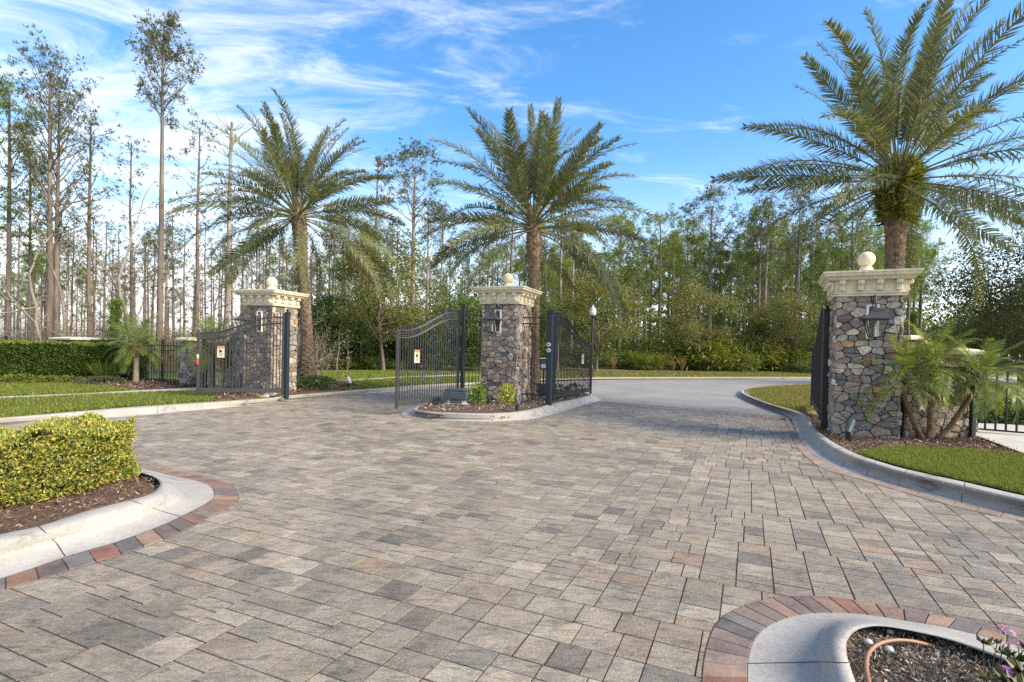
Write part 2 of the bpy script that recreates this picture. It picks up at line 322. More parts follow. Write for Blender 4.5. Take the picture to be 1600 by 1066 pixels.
def flat(name, poly, z, mat, kind='structure', skirt=0.0):
    mb = MB(); p = np.asarray(poly, float); v = np.concatenate([p[:, :2], np.full((len(p), 1), z)], 1)
    a = np.sum(v[:, 0] * np.roll(v[:, 1], -1) - np.roll(v[:, 0], -1) * v[:, 1])
    if a < 0: v = v[::-1]
    mb.add(v, [tuple(range(len(v)))])
    o = mb.build(name, mat); tag(o, kind=kind); return o
def px(lst, z): return np.array([G(x, y, z) for x, y in lst])
# ------------------------------------------------------------------ ground, paving, kerbs
TH = math.radians(24)
AX = np.array([math.sin(TH), math.cos(TH), 0]); BX = np.array([math.cos(TH), -math.sin(TH), 0])   # paving grid, along and across the drive
flat('ground', [(-400, -60), (400, -60), (400, 600), (-400, 600)], -.09, MT['floor'])
# paving: strips of three paver sizes laid in blocks of alternating direction
drive = np.array([G(*p)[:2] for p in [(-900, 1066), (-400, 690), (-150, 672), (0, 662), (214, 648), (400, 630), (449, 624), (530, 617), (600, 612), (640, 608), (760, 605), (880, 616), (937, 623), (1232, 648), (1255, 684), (1280, 709), (1312, 728), (1355, 740), (1405, 755), (1505, 783), (1605, 804), (1900, 870)]] + [np.array([6., 1.2]), np.array([-6., 1.2])])
pal = [((.385, .355, .315), 7), ((.36, .332, .297), 7), ((.42, .388, .342), 5), ((.305, .285, .262), 3), ((.235, .224, .212), 1.1), ((.375, .325, .275), 1.6), ((.46, .43, .385), 1.8), ((.32, .308, .29), 2), ((.38, .305, .245), .35)]
def paver_col():
    r = rnd.random() * sum(w for _, w in pal)
    for c, w in pal:
        r -= w
        if r <= 0: break
    k = rnd.uniform(.9, 1.12); return np.array(c) * k * np.array([.715, .665, .578])
mb = MB(); U = .226; V = []; Fq = []; Cc = []
def paver(a0, a1, b0, b1):      # extents along A and B
    g = rnd.uniform(.0028, .0050); ch = .0008; z = rnd.uniform(-.0012, .0012)
    a0 += g; a1 -= g; b0 += g; b1 -= g
    jt = [rnd.uniform(-.0015, .0015) for _ in range(8)]
    c4 = [(a0 + jt[0], b0 + jt[1]), (a1 + jt[2], b0 + jt[3]), (a1 + jt[4], b1 + jt[5]), (a0 + jt[6], b1 + jt[7])]
    i4 = [(a0 + ch, b0 + ch), (a1 - ch, b0 + ch), (a1 - ch, b1 - ch), (a0 + ch, b1 - ch)]
    n = len(V) ; col = paver_col()
    for (a, b) in c4: V.append(AX * a + BX * b + (0, 0, z - .006)); Cc.append(col)
    for (a, b) in i4: V.append(AX * a + BX * b + (0, 0, z)); Cc.append(col)
    Fq.append((n + 7, n + 6, n + 5, n + 4))
    for k in range(4): Fq.append((n + k, n + 4 + k, n + 4 + (k + 1) % 4, n + (k + 1) % 4)[::1])
ga = -1.0
dr3 = drive
cenA = lambda a0, a1, b0, b1: (AX * (a0 + a1) / 2 + BX * (b0 + b1) / 2)[:2]
cells = []
while ga < 22:
    rows = rnd.choice([3, 4, 4, 5, 6]); h = rows * U; gb = -14 + rnd.uniform(0, U)
    while gb < 10:
        cols = rnd.choice([4, 5, 6, 6, 8, 10]); w = cols * U
        if rnd.random() < .52:  # strips along A
            for c in range(cols):
                a = ga
                while a < ga + h - 1e-6:
                    l = min(rnd.choice([U / 2, U / 2, U * .75, U * .75, U]), ga + h - a)
                    if ga + h - a - l < U * .45: l = ga + h - a
                    cells.append((a, a + l, gb + c * U, gb + c * U + U)); a += l
        else:
            for c in range(rows):
                b = gb
                while b < gb + w - 1e-6:
                    l = min(rnd.choice([U * .5, U * .75, U * .75, U, U, U * 1.33]), gb + w - b)
                    if gb + w - b - l < U * .5: l = gb + w - b
                    cells.append((ga + c * U, ga + c * U + U, b, b + l)); b += l
        gb += w
    ga += h
cc = np.array([cenA(*c) for c in cells]); ok = inpoly(cc, drive) & (cc[:, 1] > 1.7) & (np.abs(cc[:, 0]) < cc[:, 1] * 1.05 + 1)
for c, k in zip(cells, ok):
    if k: paver(*c)
mb.add(np.array(V), np.array(Fq), np.array(Cc))
tag(mb.build('paved_driveway', MT['paver']), kind='structure')
flat('joint_sand', drive, -.004, MT['sand'])
asph = px([(1232, 652), (937, 627.5), (880, 620), (760, 610.5), (660, 609), (612, 610), (650, 605), (700, 602), (748, 599.5), (880, 594), (950, 592), (1100, 591.5), (1270, 592), (1600, 592), (2000, 591), (2000, 604), (1600, 604), (1300, 604.5), (1190, 608), (1160, 611), (1150, 615), (1160, 621), (1190, 632)], .0)
flat('asphalt_road', asph, .006, MT['asphalt'])

def loft(name, lines, mat, closed=False, n=160, joints=(), jmat='sand'):
    # lines: list of (pixel list, z); rows of a swept kerb surveyed from the photograph
    R = []
    for pl, z in lines:
        p = np.array([list(G(x, y, z)[:2]) + [z] for x, y in pl])
        if closed: p = np.concatenate([p[-1:], p, p[:2]]); q = crom(p, (len(p) - 1) * 8 + 1)[8:-8]
        else: q = crom(p, n)
        R.append(q)
    R = np.array(R); k, m, _ = R.shape
    mb = MB(); i = np.arange(k - 1)[:, None] * m; j = np.arange(m - 1)[None]
    f = np.stack([i + j, i + j + 1, i + m + j + 1, i + m + j], -1).reshape(-1, 4)
    mb.add(R.reshape(-1, 3), f)
    o = mb.build(name, mat, smooth=True); tag(o, kind='structure')
    me = o.data
    if joints:
        jb = MB()
        for t in joints:
            a = int(t * (m - 2)); d = unit(R[:, a + 1] - R[:, a]) * .006
            A = R[:, a] + [0, 0, .003]; B = A + d
            jb.add(np.concatenate([A, B]), [(r, k + r, k + r + 1, r + 1) for r in range(k - 1)])
        o2 = jb.build('kerb_joint', MT['sand'], kind='structure')
    return R
def lerp(p, q, t): return [(a[0] + (b[0] - a[0]) * t, a[1] + (b[1] - a[1]) * t) for a, b in zip(p, q)]
def brick_border(name, inner, outer, z=.006, n=200, bw=.115, closed=False, brown=False):
    I = np.array([G(x, y, z)[:2] for x, y in inner]); O = np.array([G(x, y, z)[:2] for x, y in outer])
    if closed: I = np.concatenate([I[-1:], I, I[:2]]); O = np.concatenate([O[-1:], O, O[:2]])
    I = crom(I, 600); O = crom(O, 600)
    if closed: a, b = int(600 / (len(inner) + 2)), int(600 - 600 / (len(inner) + 2)); I = I[a:b]; O = O[a:b]
    mid = (I + O) / 2; s = np.concatenate([[0], np.cumsum(np.linalg.norm(np.diff(mid, axis=0), axis=1))])
    mb = MB(); m = len(I); g = np.arange(m - 1)
    Z = lambda p, zz: np.concatenate([p, np.full((len(p), 1), zz)], 1)
    mb.add(np.concatenate([Z(I, .001), Z(O, .001)]), np.stack([g, g + 1, m + g + 1, m + g], -1), (.05, .04, .03))
    t = 0.0; cols = [(.26, .10, .065), (.30, .14, .09), (.33, .17, .115), (.20, .12, .10), (.27, .17, .13), (.17, .13, .12), (.36, .20, .13)]
    while t < s[-1] - bw:
        t1 = t + bw * rnd.uniform(.96, 1.04); q = []
        for tt in (t + .003, t1 - .003):
            x = np.interp(tt, s, np.arange(m)); i0 = min(int(x), m - 2); u = x - i0
            a = I[i0] * (1 - u) + I[i0 + 1] * u; b = O[i0] * (1 - u) + O[i0 + 1] * u
            d = (b - a); q += [a + d * .015, b - d * .015]
        a0, b0, a1, b1 = q; c = np.array(rnd.choice(cols)) * rnd.uniform(.8, 1.2) * [.60, .72, .76] + .012
        if rnd.random() < .22: c = c * .6 + np.array([.085, .068, .058])
        if brown: c = c * .3 + np.array([.17, .142, .118])
        cen = (a0 + b0 + a1 + b1) / 4
        lo = [np.append(p, .001) for p in (a0, b0, b1, a1)]; hi = [np.append(cen + (p - cen) * .96, z + rnd.uniform(-.001, .001)) for p in (a0, b0, b1, a1)]
        mb.add(np.array(lo + hi), [(4, 5, 6, 7), (0, 1, 5, 4), (1, 2, 6, 5), (2, 3, 7, 6), (3, 0, 4, 7)], c)
        t = t1
    o = mb.build(name, MT['brick']); tag(o, kind='structure'); return o

# far kerb along the left of the drive and round the cross road
Lout = [(-600, 718), (-150, 676), (0, 664), (214, 650), (400, 632), (449, 625.5), (530, 618.5), (615, 612), (680, 606), (748, 602), (820, 597.5), (880, 595.3), (950, 593.5), (1100, 593.2), (1270, 593.5), (1600, 593), (2000, 592)]
Ltop = [(-600, 702), (-150, 664), (0, 653.5), (214, 636), (400, 624), (449, 618.5), (530, 611.8), (615, 605), (680, 600.5), (748, 597.5), (820, 594), (880, 592), (950, 590), (1100, 589.5), (1270, 589.5), (1600, 589), (2000, 588)]
loft('left_kerb', [(Lout, .0), (lerp(Lout, Ltop, .3), .03), (lerp(Lout, Ltop, .75), .11), (Ltop, .13), (lerp(Lout, Ltop, 1.05), .06)], MT['concrete'], n=260, joints=(.12, .16, .2, .235, .27, .3, .33, .36, .39, .42, .45, .5, .56))
# right kerb with its gutter
Rout = [(2000, 600.5), (1600, 602), (1300, 603), (1190, 607), (1158, 610), (1146, 614), (1155, 620), (1181, 630), (1232, 652), (1250, 687), (1275, 712), (1307, 730), (1350, 742), (1400, 757), (1500, 785), (1600, 806), (1760, 838)]
Rflow = [(2000, 600), (1600, 601.3), (1300, 602), (1190, 606), (1160, 609.5), (1150, 614), (1161, 620), (1190, 631), (1240, 650.5), (1258, 677), (1283, 703), (1314, 721.5), (1352, 732.5), (1400, 747.5), (1500, 774), (1600, 796), (1760, 827)]
Rtop = [(2000, 597), (1600, 599), (1300, 599), (1200, 604), (1170, 608.5), (1162, 611.5), (1170, 617.5), (1185, 625), (1223.7, 638), (1257, 647), (1267, 662), (1295, 687), (1337, 709), (1380, 723), (1425, 736), (1500, 752), (1600, 774.5)]
Rtop = [(2000, 597), (1600, 599), (1300, 599), (1200, 604), (1170, 608.5), (1162, 611.5), (1170, 618), (1203, 631), (1257, 647), (1269, 664), (1295, 687), (1330, 706), (1366, 719), (1414, 733), (1506, 753.5), (1600, 775), (1760, 806)]
Rf = lerp(Rflow, Rtop, .62)
loft('right_kerb', [(Rout, .004), (Rflow, .018), (lerp(Rflow, Rtop, .18), .045), (lerp(Rflow, Rtop, .5), .115), (Rf, .138), (lerp(Rflow, Rtop, .8), .147), (Rtop, .15), (lerp(Rflow, Rtop, 1.06), .05)], MT['concrete'], n=300, joints=(.42, .5, .57, .64, .70, .76, .82, .88))
brick_border('right_brick_border', Rout[8:], [(1226, 652), (1240, 689), (1262, 716), (1293, 735), (1338, 747), (1390, 762.5), (1493, 791.5), (1593, 813), (1752, 846)], bw=.2, brown=True)
brick_border('threshold_brick_border', [(937, 627.5), (1040, 636.5), (1140, 645), (1230, 653)], [(937, 629.7), (1040, 639.2), (1140, 648), (1230, 656.6)], z=.009, bw=.2, brown=True)
# left front planter kerb
Aout = [(-260, 975), (0, 904), (109, 868), (190, 844), (261, 817), (326, 784), (334, 770), (324, 757), (296, 749), (261, 742), (231, 734), (150, 719), (-100, 700)]
Aflow = [(-260, 940), (0, 874), (95, 848), (180, 826), (238, 806), (284, 783), (291, 771), (286, 758), (272, 749.5), (252, 742.5), (226, 735), (148, 720), (-100, 701)]
Atop = [(-260, 898), (0, 837), (66, 822.5), (136, 800.5), (190, 786), (236, 773), (249, 762), (250, 754), (242, 746.5), (228, 741), (203, 735), (140, 724), (-100, 706)]
loft('planter_kerb', [(Aout, .004), (Aflow, .016), (lerp(Aflow, Atop, .3), .06), (lerp(Aflow, Atop, .62), .125), (lerp(Aflow, Atop, .8), .143), (Atop, .15), (lerp(Aflow, Atop, 1.08), .05)], MT['concrete'], n=220, joints=(.165, .36, .6))
brick_border('planter_brick_border', Aout, [(-260, 1000), (0, 923), (122, 886), (204, 862), (283, 831), (364, 788), (372.6, 773), (360, 757), (330, 747), (292, 738.5), (250, 731), (158, 716), (-100, 698)], bw=.16)
# right front planter kerb
Bout = [(1166, 1130), (1168.6, 1066), (1170, 1028), (1180.6, 997.5), (1204.7, 977), (1242.5, 963), (1284, 958), (1345.6, 959.7), (1414, 970), (1483, 982), (1600, 1011), (1760, 1058)]
Bflow = [(1290, 1130), (1284, 1066), (1275, 1026), (1275, 1005), (1283, 985), (1295, 972), (1312, 964.5), (1352, 963), (1416, 973), (1484, 985.5), (1600, 1015), (1760, 1062)]
Btop = [(1352, 1130), (1334, 1066), (1322, 1028), (1320, 1008), (1325, 995), (1335, 986), (1350, 980.5), (1378, 978.6), (1430, 987), (1497, 1004), (1600, 1043), (1760, 1110)]
loft('flower_planter_kerb', [(Bout, .004), (Bflow, .016), (lerp(Bflow, Btop, .25), .075), (lerp(Bflow, Btop, .5), .135), (lerp(Bflow, Btop, .75), .15), (Btop, .15), (lerp(Bflow, Btop, 1.1), .05)], MT['concrete'], n=220, joints=(.16,))
brick_border('flower_planter_brick_border', Bout, [(1090, 1130), (1094.7, 1066), (1101.6, 1014.7), (1118, 973), (1148, 951), (1195, 935.5), (1245, 930), (1312, 933), (1411, 951), (1497, 967), (1600, 1001), (1760, 1045)], bw=.112)
# median island
Cout = [(628, 646), (645, 651.5), (670, 655), (712.6, 657.7), (769, 659), (825, 656.3), (853, 650.5), (881.5, 642.5), (909.6, 634), (939, 626), (930, 621.5), (905, 616), (850, 611), (790, 610), (730, 613), (680, 625), (650, 634), (632, 641)]
Ctop = [(651, 639.3), (657, 641), (674, 643.5), (712, 645.3), (769, 646), (811, 643), (839, 637.6), (860, 631.5), (888, 625.5), (921, 618), (918, 616), (900, 611.5), (850, 607), (790, 606), (735, 609), (695, 620), (668, 630), (655, 636)]
loft('median_kerb', [(Cout, .003), (lerp(Cout, Ctop, .35), .03), (lerp(Cout, Ctop, .8), .125), (Ctop, .15), (lerp(Cout, Ctop, 1.1), .06)], MT['concrete'], closed=True, joints=(.05, .14, .23, .34, .42, .5))
brick_border('median_brick_border', Cout, [(x - 3 if x < 660 else x + (2 if x > 900 else 0), y + 2.6 if y > 625 else y - 1) for x, y in Cout], closed=True, bw=.2, brown=True)

# ------------------------------------------------------------------ lawns, mulch, walks
farleft = [(-90, 8), (-90, 70)]
Lland = [tuple(G(x, y, .1)[:2]) for x, y in Ltop]
flat('left_lawn', [(-90, 2)] + Lland[:8] + Lland[8:] + [(140, 60), (140, 320), (-140, 320)], .10, MT['turf'])
Rland = [tuple(G(x, y, .1)[:2]) for x, y in Rtop]
flat('right_lawn', Rland + [(12, 2.5), (60, 10)], .105, MT['turf_dry'])
forest = [tuple(G(x, y, .1)[:2]) for x, y in [(-300, 585), (0, 585), (200, 583), (470, 579), (620, 577), (780, 578), (945, 580), (1100, 580.5), (1280, 581), (1600, 583)]]
flat('forest_floor', forest + [(140, 75), (140, 400), (-180, 400), (-180, 12)], .115, MT['floor'])
flat('left_walkway', px([(-300, 633), (0, 624.5), (141, 618.5), (214, 614), (304, 610.8), (365, 607.5), (365, 603), (304, 606), (214, 610.5), (141, 615), (0, 620.5), (-300, 629)], .11), .118, MT['walkway'])
flat('far_walkway', px([(515, 598), (618, 591.5), (720, 587), (720, 585.4), (618, 589.5), (515, 596)], .11), .118, MT['walkway'])
flat('right_walkway', px([(1521, 681), (1600, 711), (1720, 748), (1760, 690), (1660, 655), (1532, 655)], .125), .150, MT['walkway'])
def chips(mb, poly, n, z, l=(.02, .06), w=(.004, .012), tilt=.5, mi=1):
    p = sample_poly(poly, n); k = len(p)
    d = nr.normal(size=(k, 3)); d[:, 2] = np.abs(d[:, 2]) * tilt; d = unit(d); sd = perp(d); 
    c = np.concatenate([p, z + nr.uniform(-.004, .012, (k, 1))], 1)
    mb.leaves(c, d, sd, nr.uniform(*l, k), nr.uniform(*w, k), col=np.ones((k, 3)), mi=mi)
def bed(name, poly, z, mat, cmat, n, hump=.0, **kw):
    # soil surface as a fine triangulated grid so that it can undulate, with loose chips lying on it
    poly = np.asarray(poly)[:, :2]; lo = poly.min(0); hi = poly.max(0); st = max(.05, float(max(hi - lo)) / 70)
    xs = np.arange(lo[0], hi[0] + st, st); ys = np.arange(lo[1], hi[1] + st, st); X, Y = np.meshgrid(xs, ys)
    P = np.stack([X.ravel(), Y.ravel()], 1); ins = inpoly(P, poly)
    ed = np.full(len(P), 9.0)
    for i in range(len(poly)):
        a = poly[i - 1]; b = poly[i]; t = np.clip(((P - a) @ (b - a)) / ((b - a) @ (b - a) + 1e-9), 0, 1); ed = np.minimum(ed, np.linalg.norm(P - a - t[:, None] * (b - a), axis=1))
    sg = np.where(ins, ed, -ed); zz = z + nr.uniform(-.012, .012, len(P)) + hump * np.clip(sg / .5, 0, 1) - np.clip(-sg, 0, .2) * .6
    keep = (sg > -st * 1.3).reshape(X.shape); m = X.shape[1]
    i, j = np.nonzero(keep[:-1, :-1] & keep[1:, 1:] & keep[1:, :-1] & keep[:-1, 1:]); b = i * m + j
    mb = MB(); mb.add(np.concatenate([P, zz[:, None]], 1), np.stack([b, b + 1, b + m + 1, b + m], 1), mi=0)
    chips(mb, poly, n, z + hump + .004, **kw)
    return tag(mb.build(name, [MT[mat], MT[cmat]]), kind='stuff')
bedA = px(Atop + [(-600, 720), (-600, 980)], .1)[:, :2]
bed('mulch', bedA, .085, 'soil', 'chips', 9000, hump=.02, l=(.02, .07), w=(.006, .016))
bedB = px(Btop + [(1900, 1200), (1400, 1300)], .1)[:, :2]
bed('mulch', bedB, .085, 'drysoil', 'drychips', 9000, l=(.012, .045), w=(.003, .009))
bedC = px(Ctop, .15)[:, :2]
bed('mulch', bedC, .125, 'soil', 'drychips', 5000, hump=.06, l=(.03, .08), w=(.01, .022))
bedR = px([(1250, 640), (1262, 655), (1271, 666), (1297, 688), (1337, 709.5), (1375, 702.5), (1412, 700), (1450, 702), (1500, 704), (1550, 707), (1600, 713), (1660, 730), (1640, 724), (1560, 694), (1521, 680), (1521, 665), (1300, 660)], .12)[:, :2]
bed('mulch', bedR, .118, 'soil', 'chips', 9000, hump=.012, l=(.02, .06), w=(.008, .018))
bedL = px([(334, 625.5), (400, 621.5), (449, 616.8), (480, 613), (530, 608.5), (566, 605.5), (545, 600), (520, 596.5), (480, 592), (440, 592), (380, 600), (345, 610)], .12)[:, :2]
bed('mulch', bedL, .12, 'soil', 'chips', 5000, hump=.05, l=(.05, .12), w=(.02, .04))
bedF = px([(150, 602), (190, 597), (250, 595), (300, 598), (312, 604), (255, 608), (220, 608.5), (185, 606)], .11)[:, :2]
bed('mulch', bedF, .115, 'soil', 'chips', 2500, hump=.03, l=(.05, .12), w=(.02, .04))
def blades(name, polys, n, z, h, w, mat, dens_y=None):
    mb = MB()
    for poly, k in zip(polys, n):
        p = sample_poly(poly, k); k = len(p)
        d = nr.normal(size=(k, 3)) * .42; d[:, 2] = 1; d = unit(d); sd = unit(np.cross(d, np.concatenate([nr.normal(size=(k, 2)), np.zeros((k, 1))], 1)))
        mb.leaves(np.concatenate([p, np.full((k, 1), z)], 1), d, sd, nr.uniform(*h, k), nr.uniform(*w, k), kind=5, fold=.12)
    return tag(mb.build(name, mat), kind='stuff')
fr = px([(1338, 711), (1375, 703.5), (1412, 701), (1450, 703), (1500, 705), (1550, 708), (1600, 714), (1660, 731), (1720, 752), (1690, 792), (1600, 774.5), (1506, 753), (1414, 732.5), (1366, 718.5)], .12)[:, :2]
flat('front_turf', fr, .135, MT['turf'])
blades('grass', [fr], [60000], .13, (.03, .075), (.004, .008), MT['grassleaf'])
gl = px([(-120, 661), (0, 652.5), (214, 635), (330, 627), (345, 611), (214, 615.5), (0, 625.5), (-120, 631)], .1)[:, :2]
gl2 = px([(-120, 626), (0, 620), (214, 610), (185, 606.5), (150, 602), (0, 599), (-120, 602)], .1)[:, :2]
gl3 = px([(535, 610.5), (618, 604.3), (680, 599.8), (748, 597), (748, 590), (640, 591), (530, 597.5)], .1)[:, :2]
gl4 = px([(500, 596), (618, 589), (760, 584), (760, 579), (620, 579), (500, 583)], .1)[:, :2]
gl5 = px([(760, 594), (880, 591), (950, 589), (1100, 588.5), (1290, 588.5), (1290, 582), (945, 581), (760, 580)], .1)[:, :2]
blades('grass', [gl, gl2], [42000, 16000], .10, (.04, .10), (.010, .02), MT['grassleaf'])
blades('grass', [gl3, gl4], [14000, 9000], .10, (.05, .11), (.02, .035), MT['grassleaf'])
blades('grass', [gl5], [22000], .10, (.05, .13), (.03, .05), MT['grassdry'])
gr = px([(1172, 617.5), (1203, 630), (1256, 645), (1290, 640), (1290, 600), (1200, 605), (1170, 609.5)], .1)[:, :2]
gr2 = px([(1290, 600), (1290, 640), (1400, 650), (1520, 662), (1620, 662), (1620, 600)], .1)[:, :2]
blades('grass', [gr, gr2], [22000, 24000], .105, (.04, .09), (.014, .026), MT['grassdry'])

mb = MB(); lp = []
for poly, k in ((drive, 260), (px([(230, 735), (340, 748), (372, 775), (300, 830), (150, 885), (100, 870), (260, 815), (330, 780), (300, 750)], 0)[:, :2], 60)):
    q = sample_poly(np.array(poly)[:, :2], k * 3); q = q[(q[:, 1] > 2) & (q[:, 1] < 12)][:k]; lp.append(q)
q = np.concatenate(lp); k = len(q); d = nr.normal(size=(k, 3)); d[:, 2] *= .12; d = unit(d); sd_ = unit(np.cross(d, [0, 0, 1.0]) + nr.normal(0, .2, (k, 3)))
mb.leaves(np.c_[q, np.full(k, .006)], d, sd_, nr.uniform(.01, .035, k), nr.uniform(.004, .014, k), fold=.1, col=np.ones((k, 3)))
tag(mb.build('leaf_litter', MT['chips']), kind='stuff')
# ------------------------------------------------------------------ stone pillars and walls
SP = [((.185, .175, .165), 5), ((.25, .235, .215), 5), ((.27, .225, .175), 5), ((.215, .165, .13), 4), ((.34, .295, .235), 4), ((.185, .155, .15), 2), ((.125, .12, .118), 2.6), ((.34, .22, .12), .45), ((.25, .16, .13), .7), ((.40, .37, .32), 1.6)]
def stone_col():
    r = rnd.random() * sum(w for _, w in SP)
    for c, w in SP:
        r -= w
        if r <= 0: break
    return np.array(c) * rnd.uniform(.85, 1.25) * [1.26, 1.22, 1.16]
def clip(poly, n, d):           # keep the side n.p <= d
    out = []; m = len(poly)
    for i in range(m):
        a, b = poly[i], poly[(i + 1) % m]; da = a @ n - d; db = b @ n - d
        if da <= 0: out.append(a)
        if da * db < 0: out.append(a + (b - a) * (da / (da - db)))
    return out
def stone_face(mb, o, ux, w, h, nrm, top=None, depth=(.012, .055), rowh=(.06, .15), colw=(.08, .26)):
    # irregular field stones over a w x h face whose lower left corner is o; top(x) limits the height
    seeds = []; z = 0
    while z < h:
        r = rnd.uniform(*rowh); x = rnd.uniform(-.15, 0)
        while x < w:
            c = rnd.uniform(*colw); q = np.array([x + c / 2 + rnd.uniform(-.025, .025), z + r / 2 + rnd.uniform(-.035, .035)]); x += c
            if rnd.random() > .16: seeds.append(q)
        z += r
    S = np.array(seeds) * [1, 1.5]
    for i, sd in enumerate(S):
        poly = [np.array(p) for p in ((0, 0), (w, 0), (w, h * 1.5), (0, h * 1.5))]
        dd = np.sum((S - sd) ** 2, 1); o_ = np.argsort(dd)[1:16]
        for j in o_:
            n = S[j] - sd; L = math.sqrt(dd[j]); n = n / L
            poly = clip(poly, n, n @ sd + L / 2 - .0045)
            if len(poly) < 3: break
        if len(poly) < 3: continue
        q = [np.array([p[0], p[1] / 1.5]) for p in poly]
        if top is not None:
            cx = np.mean([p[0] for p in q]); e = .05; t0 = top(cx); sl = (top(cx + e) - top(cx - e)) / (2 * e)
            n = np.array([-sl, 1.0]); n /= np.linalg.norm(n); q = clip(q, n, n @ np.array([cx, t0]) - .004)
            if len(q) < 3: continue
        cen = np.mean(q, 0); dpt = rnd.uniform(*depth); m = len(q); col = stone_col()
        # round the outline: cut every corner
        qq = []
        for k in range(m):
            a, b, c = q[k - 1], q[k], q[(k + 1) % m]
            ea = min(.016, np.linalg.norm(a - b) * .25); eb = min(.016, np.linalg.norm(c - b) * .25)
            qq += [b + (a - b) / (np.linalg.norm(a - b) + 1e-6) * ea, b + (c - b) / (np.linalg.norm(c - b) + 1e-6) * eb]
        q = qq; m = len(q)
        rings = []
        for sc_, dp in ((1, -.004), (.99, dpt * .6), (.955, dpt * .9), (.72, dpt)):
            jit = rnd.uniform(.85, 1.1) if sc_ < .8 else 1
            rings += [o + ux * (cen[0] + (p[0] - cen[0]) * sc_) + np.array([0, 0, 1.0]) * (cen[1] + (p[1] - cen[1]) * sc_) + nrm * dp * (jit + (rnd.uniform(-.15, .15) if sc_ < .95 else 0)) for p in q]
        f = [tuple(range(3 * m, 4 * m))]
        for r in range(3): f += [(r * m + k, r * m + (k + 1) % m, r * m + m + (k + 1) % m, r * m + m + k) for k in range(m)]
        mb.add(np.array(rings), f, col)
def cap_profile(hw):
    return [(hw + .015, 0), (hw + .045, .0), (hw + .045, .028), (hw + .02, .05), (hw + .055, .05), (hw + .055, .075), (hw + .03, .085)]
def gate_pillar(base, th, label, w=.95, H=2.4, frame_at=.36):
    t = math.radians(th); rt = thing('gate_pillar', base, label, 'pillar', rz=-t)
    # local frame: origin at the near corner's face centre; x along the front face
    hw = w / 2; mb = MB()
    mb.box((0, 0, H / 2 - .05), (w - .03, w - .03, H + .1), mi=1)
    for k in range(4):
        a = -PI / 2 + k * PI / 2; n = np.array([math.cos(a), math.sin(a), 0]); ux = np.array([-n[1], n[0], 0])
        o = n * (hw - .015) - ux * hw + np.array([0, 0, -.1])
        stone_face(mb, o, ux, w, H + .1, n)
    mb.build('shaft', [MT['stone'], MT['mortar']], rt)
    c = MB(); z0 = H
    c.lathe([(hw + .03, z0), (hw + .05, z0 + .004), (hw + .055, z0 + .03), (hw + .035, z0 + .042), (hw + .06, z0 + .046), (hw + .062, z0 + .07), (hw + .03, z0 + .078), (hw + .03, z0 + .27), (hw + .13, z0 + .275), (hw + .15, z0 + .30), (hw + .16, z0 + .315), (hw + .20, z0 + .335), (hw + .21, z0 + .38), (hw + .225, z0 + .385), (hw + .225, z0 + .415), (hw + .05, z0 + .44), (.16, z0 + .455)], n=4, sq=True)
    cap = c.build('cap', MT['cream'], rt)
    cb = MB(); first = None
    cb.box((0, -.055, .235), (.095, .11, .065), bev=.01); cb.box((0, -.04, .20), (.085, .08, .02), bev=.004); cb.box((0, -.026, .155), (.085, .05, .08), bev=.008); cb.box((0, -.035, .105), (.095, .06, .022), bev=.006)
    cm = cb.build('corbel', MT['cream'], cap)
    k = 0
    for s in range(4):
        for i in range(4):
            o = cm if k == 0 else dup(cm, cap); k += 1
            x = (-1.5 + i) * (w * .94 / 3.3); R = Matrix.Rotation(s * PI / 2, 4, 'Z')
            o.matrix_local = Matrix.Translation((0, 0, z0)) @ R @ Matrix.Translation((x, -(hw + .03), 0))
    b = MB(); b.lathe([(.155, z0 + .45), (.16, z0 + .475), (.125, z0 + .49), (.105, z0 + .53), (.085, z0 + .565), (.075, z0 + .585)] + [(.138 * math.sin(a), z0 + .695 - .138 * math.cos(a)) for a in np.linspace(.55, PI - .02, 18)], n=32)
    b.build('ball_finial', MT['cream'], rt, smooth=True)
    fm = MB(); zf = H - .43; fx = (frame_at - .5) * w; y = -hw - .035
    for sx in (-1, 1): fm.box((fx + sx * .072, y, zf), (.036, .04, .50), bev=.005)
    for sz in (-1, 1): fm.box((fx, y, zf + sz * .268), (.18, .04, .036), bev=.005)
    fm.build('niche_frame', MT['white'], rt)
    fp = MB(); fp.box((fx, y + .02, zf), (.12, .03, .52)); fp.build('niche_panel', MT['glassdark'], rt)
    return rt, fx, y, zf
